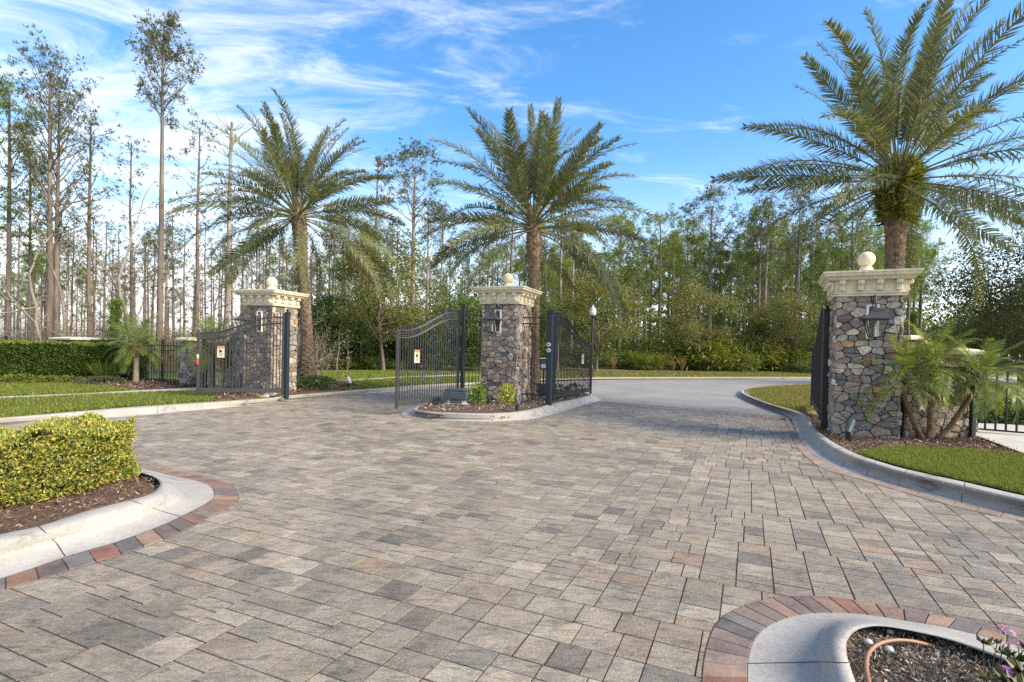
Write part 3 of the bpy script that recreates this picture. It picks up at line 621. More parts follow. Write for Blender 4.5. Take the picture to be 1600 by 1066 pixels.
def lantern(rt, fx, y, zf, label):
    # gooseneck wall lantern hung in front of the framed niche
    loc = rt.matrix_basis @ Vector((fx, y, zf + .03)); l = thing('wall_lantern', loc, label, 'lantern', rz=rt.rotation_euler[2])
    m = MB(); m.box((0, .0, .05), (.10, .03, .30), bev=.006)
    arc = [(0, -.015, .06)] + [(0, -.17 + .155 * math.cos(a), .24 + .155 * math.sin(a)) for a in np.linspace(0, PI * .98, 14)] + [(0, -.325, .17)]
    m.tube(crom(arc, 40), .0125, 8)
    sp = [(0, -.03 - .045 + .045 * math.cos(a), .10 + .045 * math.sin(a)) for a in np.linspace(0, 5.2, 14)]; m.tube(sp, .007, 6)
    m.build('bracket', MT['irongrey'], l)
    c = (0, -.325, 0)
    r = MB(); r.lathe([(.035, .175), (.055, .165), (.065, .15), (.075, .10), (.105, .055), (.16, .022), (.205, .0), (.205, -.014), (.17, -.016)], 4, c, sq=True); r.lathe([(.018, .17), (.02, .19), (.008, .205), (.022, .22), (.01, .235)], 10, c)
    r.build('roof', MT['irongrey'], l)
    fr = MB(); zt, zb, a, b = -.02, -.30, .15, .085
    for sx in (-1, 1):
        for sy in (-1, 1): fr.bar((sx * a, c[1] + sy * a, zt), (sx * b, c[1] + sy * b, zb), .016)
    for s in (a, b):
        z = zt if s == a else zb
        for k in (-1, 1): fr.bar((-s, c[1] + k * s, z), (s, c[1] + k * s, z), .016); fr.bar((k * s, c[1] - s, z), (k * s, c[1] + s, z), .016)
    fr.box((0, c[1], zb - .01), (.15, .15, .012)); fr.lathe([(.02, zb - .05), (.03, zb - .03), (.015, zb - .015)], 10, (0, c[1], 0))
    fr.build('cage', MT['irongrey'], l)
    g = MB(); a -= .006; b -= .006
    P = lambda s, z: [(-s, c[1] - s, z), (s, c[1] - s, z), (s, c[1] + s, z), (-s, c[1] + s, z)]
    g.add(np.array(P(b, zb) + P(a, zt)), [(k, (k + 1) % 4, 4 + (k + 1) % 4, 4 + k) for k in range(4)]); g.build('glass', MT['glass'], l)
    q = MB(); q.lathe([(.035, zb), (.035, zb + .01), (.014, zb + .02), (.014, zb + .17), (.018, zb + .18), (.006, zb + .23)], 12, c); q.build('candle', MT['bulb'], l)
def pillar_at(corner, th, which, label, **k):
    t = math.radians(th); b = np.array([math.cos(t), -math.sin(t), 0]); a = np.array([math.sin(t), math.cos(t), 0]); w = .95
    s = 1 if which == 'R' else -1
    cen = corner + (b * w / 2 if which == 'R' else -b * w / 2) + a * w / 2
    return gate_pillar(cen, th, label, w=w, **k), b, a
cR = G(1301, 680, .12); cC = G(806, 628, .2); cL = G(424, 614, .18)
pR, bR, aR = pillar_at(cR, 26, 'R', 'stone gate pillar nearest the camera, with the pygmy palm clump at its right', H=2.40, frame_at=.55)
pC, bC, aC = pillar_at(cC, 22, 'C', 'stone gate pillar standing in the mulched median between two iron gates', H=2.40, frame_at=.46)
pL, bL, aL = pillar_at(cL, 18, 'L', 'stone gate pillar on the far left, behind an open gate and before a leaning palm', H=2.33, frame_at=.58)
bpy.context.view_layer.update()
lantern(pR[0], pR[1], pR[2], pR[3], 'charcoal gooseneck lantern on the stone pillar beside the pygmy palm clump')
lantern(pC[0], pC[1], pC[2], pC[3], 'dark gooseneck lantern on the median pillar')
lantern(pL[0], pL[1] - .20, pL[2], pL[3], 'dark bell-roofed lantern on the far left pillar above the open gate')

def wing_wall(a, b, topz, label, thick=.34, pier=.5, zb=.05):
    a = np.array(a); b = np.array(b); d = b - a; d[2] = 0; L = np.linalg.norm(d); ux = d / L; n = np.array([ux[1], -ux[0], 0])
    if n @ np.array([0, -1, 0]) < 0: n = -n
    rt = thing('stone_wall', (a[0], a[1], zb), label, 'wall'); org = np.array([a[0], a[1], zb])
    tp = lambda x: topz(min(max(x, 0), L)) - zb
    mb = MB(); xs = np.linspace(0, L, 30); v = []
    for x in xs:
        for s, z in ((-1, 0), (1, 0), (1, tp(x)), (-1, tp(x))): v.append(ux * x + n * s * (thick / 2 - .012) + np.array([0, 0, z]))
    f = [(i * 4 + k, i * 4 + (k + 1) % 4, i * 4 + 4 + (k + 1) % 4, i * 4 + 4 + k) for i in range(29) for k in range(4)] + [(0, 1, 2, 3), (119, 118, 117, 116)]
    mb.add(np.array(v), f, mi=1)
    uf = ux if np.cross(ux, [0, 0, 1])@ n > 0 else ux
    stone_face(mb, n * (thick / 2 - .012), ux, L, 2.0, n, top=tp); stone_face(mb, -n * (thick / 2 - .012), ux, L, 2.0, -n, top=tp)
    mb.build('stone_face', [MT['stone'], MT['mortar']], rt)
    c = MB(); v = []
    for x in np.linspace(0, L - pier * .4, 44):
        z = tp(x)
        for s, dz in ((-.07, .0), (.07, .0), (.075, .03), (.06, .075), (-.06, .075), (-.075, .03)): v.append(ux * x + n * (math.copysign(thick / 2, s) + s) + np.array([0, 0, z + dz]))
    f = [(i * 6 + k, i * 6 + (k + 1) % 6, i * 6 + 6 + (k + 1) % 6, i * 6 + 6 + k) for i in range(43) for k in range(6)] + [tuple(range(6))[::-1], tuple(range(43 * 6, 44 * 6))]
    c.add(np.array(v), f); c.build('coping', MT['cream'], rt)
    return rt, ux, n
def stone_pier(c, w, h, label, rz=0, capw=.09):
    rt = thing('stone_pier', c, label, 'pier', rz=rz); mb = MB(); hw = w / 2
    mb.box((0, 0, h / 2 - .05), (w - .03, w - .03, h + .1), mi=1)
    for k in range(4):
        a = -PI / 2 + k * PI / 2; n = np.array([math.cos(a), math.sin(a), 0]); ux = np.array([-n[1], n[0], 0])
        stone_face(mb, n * (hw - .015) - ux * hw + np.array([0, 0, -.1]), ux, w, h + .1, n, rowh=(.09, .16), colw=(.14, .3))
    mb.build('shaft', [MT['stone'], MT['mortar']], rt)
    m = MB(); m.lathe([(hw + .03, h), (hw + capw, h + .02), (hw + capw, h + .07), (hw + .02, h + .10), (hw * .3, h + .13)], 4, sq=True); m.build('cap', MT['cream'], rt)
    return rt
# right wing wall: flat by the pillar, a slope, then a lower run to an end pier
wa = cR + bR * .97 + aR * .45; wb = G(1497, 681, .12); Lw = np.linalg.norm((wb - wa)[:2])
wing_wall(wa, wb, lambda x: np.interp(x / Lw, [0, .18, .5, 1], [1.80, 1.80, 1.36, 1.36]), 'low stone wall with sloped cream coping behind the pygmy palm clump')
stone_pier(np.append(wb[:2], .10) + np.array([.0, .1, 0]), .46, 1.46, 'short stone end pier with cream cap hidden by pygmy palm fronds', rz=-.3)
# left wing wall: coping swoops down from the pillar
wa = cL - bL * .97 + aL * .45; wb = G(356, 603.5, .12); Lw = np.linalg.norm((wb - wa)[:2])
wing_wall(wa, wb, lambda x: np.interp(x / Lw, np.linspace(0, 1, 9), 1.28 + .78 * np.cos(np.linspace(0, PI / 2, 9)) ** 1.6), 'low stone wall with swooping coping left of the far left pillar')
pz = G(299, 603, .1); stone_pier(pz, .48, 1.42, 'grey stone end pier at the end of the iron fence, left of the open gate', rz=-.5)
pz2 = At(122, 545, 20.5); pz2[2] = .1; stone_pier(pz2, .95, 1.36, 'stone pier with a wide pale cap rising behind the clipped hedge', rz=-.35, capw=.16)

# ------------------------------------------------------------------ iron gates and fences
def sign(parent, c, ux, n, w=.17, h=.29):
    R = np.stack([ux, n, [0, 0, 1]], 1); s = MB(); s.box(c, (w, .008, h), R=R); s.box(c + n * .005 + np.array([0, 0, h * .40]), (w * .96, .004, h * .16), R=R, mi=1)
    # pictogram: a figure caught by a swinging gate
    k = c + n * .006 + np.array([0, 0, h * .05]); s.box(k + ux * w * .05, (w * .28, .004, h * .20), R=R, mi=2); s.box(k + ux * w * .14 + np.array([0, 0, h * .13]), (w * .14, .004, h * .07), R=R, mi=2); s.box(k - ux * w * .14 - np.array([0, 0, h * .02]), (w * .10, .004, h * .10), R=R, mi=2)
    for q in range(3): s.box(k + np.array([0, 0, -h * (.20 + .07 * q)]), (w * (.62 - .1 * q), .003, h * .016), R=R, mi=3)
    s.build('warning_sign', [MT['plate'], MT['orange'], MT['black'], MT['irongrey']], parent)
def gate(hinge, free, z0, zh, zf, npk, label, mat, sgn=None, tape=None, brace=True, side=1):
    h = np.array([hinge[0], hinge[1], 0.0]); f = np.array([free[0], free[1], 0.0]); d = f - h; L = np.linalg.norm(d); ux = d / L
    n = np.array([ux[1], -ux[0], 0]); n = n if n[1] < 0 else -n
    rt = thing('iron_gate', (h[0], h[1], z0), label, 'gate')
    O = lambda x, z, o=0: ux * x + n * o + np.array([0, 0, z - z0])
    top = lambda x: zh - .02 + (zf + .03 - zh) * (.5 - .5 * math.cos(PI * min(max((x / L - .08) / .84, 0), 1)))
    m = MB(); m.bar(O(0, z0), O(0, zh + .05), .06, .06, bev=.006); m.lathe([(.034, zh + .05 - z0), (.02, zh + .08 - z0), (.0, zh + .085 - z0)], 4, sq=True); m.build('hinge_stile', mat, rt)
    m = MB(); m.bar(O(L, z0), O(L, zf), .065, .065, bev=.006); m.lathe([(.036, zf - z0), (.036, zf + .012 - z0), (.012, zf + .04 - z0), (.02, zf + .06 - z0), (.0, zf + .08 - z0)], 8, tuple(O(L, z0))); m.build('free_stile', mat, rt)
    m = MB(); m.bar(O(.03, z0 + .12), O(L - .03, z0 + .12), .05, .11, bev=.005); m.build('bottom_rail', mat, rt)
    for k, off in enumerate((0, -.16)):
        m = MB(); p = [O(x, top(x) + off) for x in np.linspace(.03, L - .03, 40)]; m.tube(p, .021, 4); m.build('top_rail', mat, rt)
    m = MB(); xs = np.linspace(0, L, npk + 2)[1:-1]
    for x in xs:
        m.bar(O(x, z0 + .15), O(x, top(x) + .07), .020, .020); v0 = O(x, top(x) + .07)
        m.lathe([(.009, 0), (.013, .015), (.0, .05)], 4, tuple(v0), sq=True)
    m.build('picket_panel', mat, rt)
    m = MB()
    for x0, x1 in zip(xs[:-1], xs[1:]):       # little rings between the two top rails
        x = (x0 + x1) / 2; c = O(x, top(x) - .08); r = min((x1 - x0) * .42, .06)
        if len(xs) < 40: m.tube([c + ux * r * math.cos(a) + np.array([0, 0, r * math.sin(a)]) for a in np.linspace(0, 2 * PI, 11)], .006, 4, cap=False)
    m.build('ring_row', mat, rt)
    if brace:
        m = MB(); m.bar(O(L - .05, z0 + .18, .02), O(L * .52, z0 + .85, .02), .012, .012); m.build('diagonal_brace', mat, rt)
    if sgn is not None: sign(rt, O(L * sgn[0], sgn[1], .022), ux, n)
    if tape is not None:
        t = MB(); t.box(O(L, tape + .09, .036), (.05, .006, .11), R=np.stack([ux, n, [0, 0, 1]], 1)); t.box(O(L, tape - .04, .036), (.05, .006, .13), R=np.stack([ux, n, [0, 0, 1]], 1), mi=1); t.build('reflector_tape', [MT['plate'], MT['red']], rt)
    for z in (z0 + .3, zh - .25):
        t = MB(); t.tube([O(-.09, z), O(0, z)], .022, 8); t.build('hinge', MT['iron'], rt)
    return rt
def post(c, h, w, label, mat, finial=True, rz=0):
    rt = thing('iron_post', c, label, 'post', rz=rz); m = MB(); m.box((0, 0, h / 2 - .05), (w, w, h + .1), bev=.008); m.build('shaft', mat, rt)
    m = MB(); m.lathe([(w * .56, h), (w * .56, h + .02), (w * .2, h + .045), (w * .25, h + .07), (.03, h + .085), (.0, h + .12)], 4, sq=True); m.build('post_cap', mat, rt)
    return rt
def fence(a, b, z0, ztop, label, mat, gap=.11, w=.016, posts=(), rails=2, bot=.12):
    a = np.array([a[0], a[1], 0.0]); b = np.array([b[0], b[1], 0.0]); L = np.linalg.norm(b - a); ux = (b - a) / L
    rt = thing('iron_fence', (a[0], a[1], z0), label, 'fence'); O = lambda x, z: ux * x + np.array([0, 0, z - z0])
    for z in ([ztop - .05, ztop - .2][:rails] + [z0 + bot]): m = MB(); m.bar(O(0, z), O(L, z), .035, .03); m.build('rail', mat, rt)
    m = MB(); k = int(L / gap)
    for x in np.linspace(0, L, k + 1)[1:-1]:
        m.bar(O(x, z0 + .02), O(x, ztop + .05), w, w); m.lathe([(w * .55, 0), (w * .85, .012), (0, .05)], 4, tuple(O(x, ztop + .05)), sq=True)
    m.build('picket_panel', mat, rt)
    for x in posts:
        m = MB(); m.box(O(x, (z0 + ztop) / 2 + .04), (.065, .065, ztop - z0 + .16), bev=.006); m.lathe([(.04, 0), (.04, .015), (.0, .05)], 4, tuple(O(x, ztop + .12)), sq=True); m.build('fence_post', mat, rt)
    return rt
def foot(mb): pass
# median, left leaf and its post
hp = np.array([-1.28, 14.35, .2])
gh = G(716, 620, .13); gf = G(619.5, 640, .13); pp = G(722, 625.5, .2)
dl = unit((gh - gf)[None])[0]; gh2 = gf + dl * 3.0
post(pp, 2.28, .09, 'thick black iron post left of the median pillar, carrying the left median gate', MT['ironblue'], rz=-.4)
gate(pp + np.array([-.12, .05, 0]), gf, .15, 2.36, 1.83, 25, 'open black iron gate leaf left of the median pillar, with a cream sign', MT['irongrey'], sgn=(.72, 1.28))
fence(pp + np.array([.07, 0, 0]), cC - bC * .97 + aC * .3, .25, 2.36, 'short black picket panel joining the left median post to the pillar', MT['iron'], gap=.115)
# median, right leaf
pq = G(857, 631, .17)
p2 = post(pq, 2.22, .145, 'blue black iron post right of the median pillar, with two round white push plates', MT['ironblue'], rz=-.38)
for z in (1.62, 1.48):
    m = MB(); m.tube([(0, -.073, z - .17), (0, -.095, z - .17)], .052, 20); o = m.build('push_plate', MT['palegrey'], p2); o.location = (0, 0, 0)
    m = MB(); m.tube([(.0, -.095, z - .17), (0, -.104, z - .17)], .016, 12); m.build('button', MT['black'], o)
gh = G(864.5, 628.6, .15); gf = G(922.5, 617.3, .15)
gate(gh, gf, .19, 2.38, 1.66, 26, 'open black iron gate leaf right of the median pillar, curved top falling rightward', MT['iron'], sgn=(.72, 1.25))
fence(cC + aC * .3 + bC * .03, pq - bC * .06, .25, 2.33, 'short black picket panel joining the median pillar to the right post', MT['iron'], gap=.14)
# right leaf, seen almost edge on
pr = G(1287.5, 670, .12)
post(pr, 2.22, .11, 'thick black iron post standing against the left side of the nearest stone pillar', MT['iron'], rz=-.4)
gate(G(1281.5, 660, .15), G(1268.6, 636, .15), .19, 2.4, 1.62, 26, 'open black iron gate leaf seen edge on beside the nearest pillar', MT['iron'], sgn=(.75, 1.2))
# left leaf, folded in front of the far left pillar
pl = G(447.5, 617.5, .17)
post(pl, 2.12, .095, 'dark green black iron post at the right side of the far left pillar', MT['ironblue'], rz=-.3)
gate(pl + np.array([-.1, 0, 0]), G(309, 620, .13), .17, 2.2, 1.72, 24, 'open iron gate leaf before the far left pillar, with red and white tape', MT['irongrey'], sgn=(.74, 1.26), tape=1.05)
post(G(319, 606, .12), 1.5, .12, 'slim dark post of the walkway gate beside the grey end pier', MT['ironblue'])
# left boundary fence behind the hedge, right walkway gate
fa = G(292, 601, .1); fb = G(190, 597.5, .1)
fence(fa, fb, .12, 1.40, 'black picket fence between the grey end pier and the clipped hedge', MT['iron'], gap=.1, posts=(.9, ))
fc = At(-60, 545, 20.2)
fence(fb, (pz2[0] + .4, pz2[1]), .12, 1.42, 'black picket fence behind the end of the clipped hedge, right of the pale-capped pier', MT['iron'], gap=.1, posts=(.1, 2.2))
fence((pz2[0] - .4, pz2[1]), fc, .12, 1.42, 'black picket fence running behind the clipped hedge, left of the pale-capped pier', MT['iron'], gap=.1, posts=(2.2, 4.4))
rp = G(1518.5, 685, .12)
post(rp, 1.30, .075, 'slim black post at the end of the right stone wall', MT['iron'])
ra = G(1523, 674, .15); rb = G(1640, 684, .15)
fence(ra, rb, .17, 1.50, 'black picket gate across the right walkway behind the pygmy palm clump', MT['iron'], gap=.125, w=.024, posts=(.0,), bot=.03)
# ------------------------------------------------------------------ gate openers, spotlights, lamp post and small things
def opener(loc, sx, sy, sz, label, rz=0, feet=.08):
    rt = thing('gate_opener', loc, label, 'gate opener', rz=rz); m = MB()
    m.box((0, 0, feet + sz * .36), (sx, sy, sz * .72), bev=.02); m.box((0, 0, feet + sz * .80), (sx * .93, sy * .93, sz * .2), bev=.025); m.box((-sx * .02, 0, feet + sz * .92), (sx * .78, sy * .8, sz * .12), bev=.02); m.build('housing', MT['housing'], rt)
    m = MB()
    for k in (-1, 1):
        m.box((k * sx * .3, 0, feet / 2), (.05, sy * .7, feet)); m.tube([(k * sx * .42, -sy * .2, 0), (k * sx * .42, -sy * .2, feet + .03)], .012, 6)
    m.box((0, 0, .008), (sx * .95, sy * .9, .016)); m.build('mounting_feet', MT['palegrey'], rt)
    m = MB(); m.bar((sx * .25, sy * .3, feet + sz * .2), (sx * .75, sy * .9, feet + sz * .25), .035, .03); m.build('arm', MT['iron'], rt)
    return rt
opener(G(714, 631, .2), .56, .3, .27, 'dark grey gate opener box on feet left of the median shrubs', rz=-.25, feet=.1)
opener(G(391, 609.5, .17), .52, .34, .42, 'blue grey gate opener box behind the bars of the far left gate', rz=-.2)
opener(G(845, 620.5, .2), .42, .3, .30, 'dark gate opener box behind the right post of the median', rz=-.3)
# concrete pad below the left leaf
m = MB(); q = G(409, 618, .13); m.box((0, 0, .04), (.55, .5, .14), bev=.02); o = m.build('concrete_pad', MT['cream']); o.location = q; tag(o, 'small beige concrete pad under the bottom rail of the far left gate', 'concrete pad')
# metal box on a post behind the right median panel
q = G(849, 606, .15); rt = thing('control_box', q, 'grey metal control box on a post behind the right median panel', 'control box', rz=-.3)
m = MB(); m.box((0, 0, .83), (.30, .16, .36), bev=.012); m.build('cabinet', MT['housing'], rt)
m = MB(); m.box((.02, -.083, .76), (.2, .008, .12), bev=.003); m.build('white_plate', MT['palegrey'], rt)
m = MB(); m.box((0, 0, 1.03), (.36, .2, .03), bev=.01); m.build('hood', MT['palegrey'], rt)
m = MB(); m.box((0, 0, .3), (.06, .06, .7)); m.build('post', MT['iron'], rt)
def spotlight(loc, rz, label, s=1.0, mat='housing'):
    rt = thing('spotlight', loc, label, 'spotlight', rz=rz); rt.scale = (s, s, s)
    m = MB(); m.lathe([(.05, -.02), (.055, .0), (.055, .10), (.04, .12)], 16); m.build('base', MT['black'], rt)
    m = MB(); m.tube([(0, 0, .11), (0, 0, .17), (.0, .02, .19)], .014, 8); m.build('knuckle', MT['housing'], rt)
    d = np.array([0, .62, .78]); c = np.array([0, -.02, .20]); m = MB(); m.tube([c - d * .10, c - d * .09, c + d * .02, c + d * .12, c + d * .14], [.03, .048, .055, .065, .066], 18); m.build('lamp_head', MT[mat], rt)
    m = MB(); m.tube([c + d * .139, c + d * .145], .056, 18); m.build('lens', MT['palegrey'], rt)
spotlight(G(808, 640, .2), .5, 'small dark landscape spotlight in the median mulch right of the yellow croton', s=.8)
spotlight(G(1327, 688, .13), -.9, 'small dark landscape spotlight in mulch below the nearest stone pillar')
spotlight(G(545, 605, .13), .9, 'small spotlight with a white head on the lawn edge beyond the left palm', mat='white')
m = MB(); q = G(763, 630, .2); m.tube([(-.07, 0, .42), (0, 0, 0)], .02, 10); m.lathe([(.03, .0), (.035, .015), (.02, .03)], 10); o = m.build('riser_pipe', MT['black']); o.location = q; tag(o, 'thin black riser pipe leaning on the median pillar between two shrubs', 'pipe')
q = G(924, 588, .1); rt = thing('street_lamp', q, 'black street lamp with a frosted acorn globe across the road', 'street lamp')
m = MB(); m.lathe([(.17, 0), (.17, .12), (.13, .16), (.12, .5), (.085, .6), (.075, .7)], 16); m.build('base', MT['iron'], rt)
m = MB(); m.lathe([(.068, .6), (.055, 3.0), (.07, 3.02), (.07, 3.06), (.05, 3.1), (.10, 3.22), (.13, 3.24), (.13, 3.28)], 16); m.build('pole', MT['iron'], rt)
m = MB(); m.lathe([(.11, 3.28), (.17, 3.36), (.19, 3.5), (.17, 3.58)], 20); m.build('globe', MT['frost'], rt, smooth=True)
m = MB(); m.lathe([(.18, 3.58), (.19, 3.60), (.12, 3.70), (.05, 3.76), (.03, 3.84), (.0, 3.9)], 20); m.build('finial_cap', MT['palegrey'], rt, smooth=True)
# hose lying in the flower planter
hp_ = crom([list(G(x, y, z)[:2]) + [z] for x, y, z in [(1372, 1110, .11), (1358, 1066, .115), (1354, 1040, .13), (1358, 1020, .14), (1372, 1007, .145), (1393, 1001, .14), (1418, 1001, .13), (1440, 1005, .11), (1462, 1011, .09), (1490, 1020, .075)]], 60)
m = MB(); m.tube(hp_, .0085, 10); tag(m.build('hose', MT['hose'], smooth=True), 'terracotta garden hose curving over dry debris in the flower planter', 'hose')
m = MB()
for c, r in (((1357, 1006.5), .016), ((1391, 990), .013), ((1389, 1018), .017)):
    p = G(*c, .1); k = MB(); a = np.linspace(0, PI, 7)
    k.lathe([(r * math.sin(t) * 1.2 + 1e-4, r * .7 - r * .8 * math.cos(t)) for t in a], 9); o = k.build('pebble', MT['palegrey'] if c[0] != 1391 else MT['plate'], smooth=True); o.location = p
    tag(o, {1357: 'pale pebble left of the hose in the flower planter', 1391: 'tan pebble under the kerb edge of the flower planter', 1389: 'pale pebble inside the curve of the garden hose'}[c[0]], 'pebble', 'pebbles in the flower planter')
p = G(1174, 718, .0); m = MB(); m.leaves(np.array([[0, 0, .012], [.02, .01, .014]]), unit(np.array([[1, .2, .1], [-1, .3, .15]])), unit(np.array([[0, 1, .3], [.2, 1, -.3]])), .11, .05, fold=.08); o = m.build('fallen_leaf', plain('brown_leaf', (.20, .065, .03))); o.location = p; tag(o, 'curled reddish brown leaf lying on the pavers', 'leaf')
# ------------------------------------------------------------------ palms
def frond_mesh(name, L, bend, seed, nl=58, ll=.42, lw=.032, fwd=.75, vee=.42, bare=.13, mat='frond', droop=.25, power=1.6, rr=.02, sway=0.0, vs=.16):
    g = np.random.default_rng(seed); n = 26
    s = np.linspace(0, 1, n); ph = -bend * s ** power; dx = np.cos(ph); dz = np.sin(ph); yaw = sway * s ** 2
    ds = L / (n - 1); p = np.zeros((n, 3)); p[1:, 0] = np.cumsum(dx[:-1] * np.cos(yaw[:-1])) * ds; p[1:, 1] = np.cumsum(dx[:-1] * np.sin(yaw[:-1])) * ds; p[1:, 2] = np.cumsum(dz[:-1]) * ds
    mb = MB(); mb.tube(p, np.linspace(rr, rr * .15, n) * np.where(s < .08, 1.5, 1), 5, mi=1)
    t = np.gradient(p, axis=0); t = unit(t); side = unit(np.cross(t, [0, 0, 1.0])); up = np.cross(side, t)
    u = np.linspace(bare, .985, nl); u = np.concatenate([u, u]) + g.normal(0, .003, 2 * nl); u = np.clip(u, bare, .995); sg = np.repeat([1, -1], nl)
    I = lambda a: np.stack([np.interp(u, s, a[:, k]) for k in range(3)], 1)
    P, T, S_, W = I(p), unit(I(t)), unit(I(side)), unit(I(up))
    prof = np.clip(np.minimum((u - bare + .05) / .16, 1), 0, 1) * (1 - .62 * np.clip((u - .45) / .55, 0, 1) ** 1.5)
    fw = fwd + .5 * u ** 2 + g.normal(0, .08, 2 * nl); ve = vee + g.normal(0, vs, 2 * nl)
    d = unit(T * fw[:, None] + S_ * sg[:, None] * 1.0 + W * ve[:, None])
    ln = ll * prof * g.uniform(.85, 1.1, 2 * nl)
    d2 = d.copy(); d2[:, 2] -= droop; d2 = unit(d2)
    wd = unit(np.cross(d, W + S_ * sg[:, None] * .25)) ; w = lw * g.uniform(.8, 1.15, 2 * nl)
    mid = P + d * (ln * .5)[:, None]; tip = mid + d2 * (ln * .5)[:, None]
    a = lambda q, k: q + wd * (w * k)[:, None]
    v = np.stack([a(P, -.35), a(P, .35), a(mid, .5), a(mid, -.5), tip], 1).reshape(-1, 3)
    b = np.arange(2 * nl)[:, None] * 5; n0 = mb.n
    mb.add(v, b + np.array([[0, 1, 2, 3]])); mb.q.append(b + np.array([[3, 2, 4]]) + n0); mb.m.append(np.zeros(2 * nl, int))
    return mb.build(name, [MT[mat], MT['rachis']])
def scaled_trunk(mb, pts, rad, na, cell, amp, n=56, col=(1, 1, 1)):
    # trunk covered by spiral rows of old leaf bases
    pts = np.asarray(pts, float); L = np.concatenate([[0], np.cumsum(np.linalg.norm(np.diff(pts, axis=0), axis=1))]); H = L[-1]
    m = int(H / (cell / 9)); z = np.linspace(0, H, m); p = np.stack([np.interp(z, L, pts[:, k]) for k in range(3)], 1); r0 = np.interp(z / H, np.linspace(0, 1, len(rad)), rad)
    a = np.arange(n) * 2 * PI / n; A, Z = np.meshgrid(a, z); u = A * na / (2 * PI); v = Z / cell
    c1 = (u * .5 + v) % 1.0; c2 = (u * .5 - v + 100) % 1.0
    q = (c1 + (1 - c2)) / 2; q1 = np.abs(c1 - .5) + np.abs(c2 - .5)
    h = np.clip(1 - q1 * 1.25, 0, 1) ** .6
    lip = ((v + (np.floor(u) % 2) * .5) % 1.0)
    h = h * .6 + .5 * lip ** 2
    R = r0[:, None] * (1 + amp * (h - .4)) + nr.normal(0, .006, h.shape) * amp * 8 * r0[:, None]
    V = p[:, None] + np.stack([R * np.cos(A), R * np.sin(A), np.zeros_like(R)], -1)
    i = np.arange(m - 1)[:, None] * n; j = np.arange(n)[None]; k = (j + 1) % n
    f = np.stack([i + j, i + k, i + n + k, i + n + j], -1).reshape(-1, 4)
    cell_id = (np.floor(u) * 7 + np.floor(v + (np.floor(u) % 2) * .5) * 13).astype(int) % 97
    tone = np.random.default_rng(3).uniform(.75, 1.25, 97)[cell_id]
    mb.add(V.reshape(-1, 3), f, np.repeat(tone.reshape(-1, 1), 3, 1))
FR = {}
for k in range(2): FR['up', k] = dict(L=1, bend=.35 + .25 * k, seed=11 + k, vee=.35)
def date_palm(base, hub, label, fl, nfr, r0, seed, spread=126, boots=None):
    g = random.Random(seed); rt = thing('date_palm', base, label, 'palm tree'); base = np.array(base); h = np.array(hub) - base
    mb = MB(); pts = crom([(0, 0, -.1), h * [.15, .15, .33] + (0, 0, 0), h * [.55, .55, .7], h + [0, 0, .05]], 30)
    scaled_trunk(mb, pts, boots or [r0 * 1.75, r0 * 1.25, r0 * 1.05, r0, r0 * .98, r0 * .97, r0 * .98, r0 * 1.0, r0 * 1.06, r0 * 1.35, r0 * 1.3, r0 * .8], 11, .17, .30)
    mb.build('trunk', MT['palmbark'], rt, smooth=False)
    meshes = []
    for i, (bend, dr) in enumerate(((.40, .06), (.72, .1), (.92, .15), (1.08, .25), (1.2, .3), (.8, .2), (1.1, .4))):
        meshes.append((frond_mesh('frond', fl, bend, seed * 10 + i, ll=fl * .115, lw=.025, mat='frond_dry' if i == 6 else 'frond', vee=.42 if i < 2 else .25, vs=.42, nl=112, droop=dr, sway=g.uniform(-.3, .3), bare=.19), i))
    used = set(); az = g.uniform(0, 6)
    for k in range(nfr):
        t = (k + .5) / nfr; az += 2.39996 + g.uniform(-.25, .25)
        el = math.radians(83 - spread * t ** 1.1 + g.uniform(-7, 7))      # from the upright spear to the drooping skirt
        if t < .22: i = g.choice([0, 0, 1])
        elif t < .5: i = g.choice([1, 2, 2])
        elif t < .8: i = g.choice([2, 3, 5])
        else: i = g.choice([3, 4, 5, 3, 4, 6 if seed != 8 else 4])
        src = meshes[i][0]
        if i in used: o = dup(src, rt)
        else: o = src; o.parent = rt; used.add(i)
        r = r0 * (.55 + .5 * t); zz = .12 - .55 * t
        o.location = (h[0] + r * math.cos(az), h[1] + r * math.sin(az), h[2] + zz)
        o.rotation_euler = (g.uniform(-1.0, 1.0), -el, az); s = g.uniform(.86, 1.06) * (1 if t > .2 else .86); o.scale = (s, s, s)
    for m_, i in meshes:
        if i not in used: bpy.data.objects.remove(m_)
    return rt
b = At(1389, 655, 11.4); b[2] = .1
date_palm(b, At(1404, 262, 11.4), 'tall date palm on the right whose trunk top is wrapped in green ferns', 3.55, 66, .22, 5, spread=113, boots=[.32, .25, .20, .182, .175, .17, .165, .163, .163, .165, .17, .21, .25, .26, .20])
b = G(833, 620.5, .19)
date_palm(b, At(834, 338, b[1]), 'date palm rising behind the median pillar between the two open gates', 3.35, 76, .145, 8, spread=104)
b = G(480, 598, .18)
date_palm(b, At(465, 326, b[1]), 'leaning date palm beside the far left pillar, with a flared foot in mulch', 3.75, 80, .20, 13, spread=116, boots=[.42, .29, .215, .19, .18, .172, .17, .17, .175, .22, .24, .16])
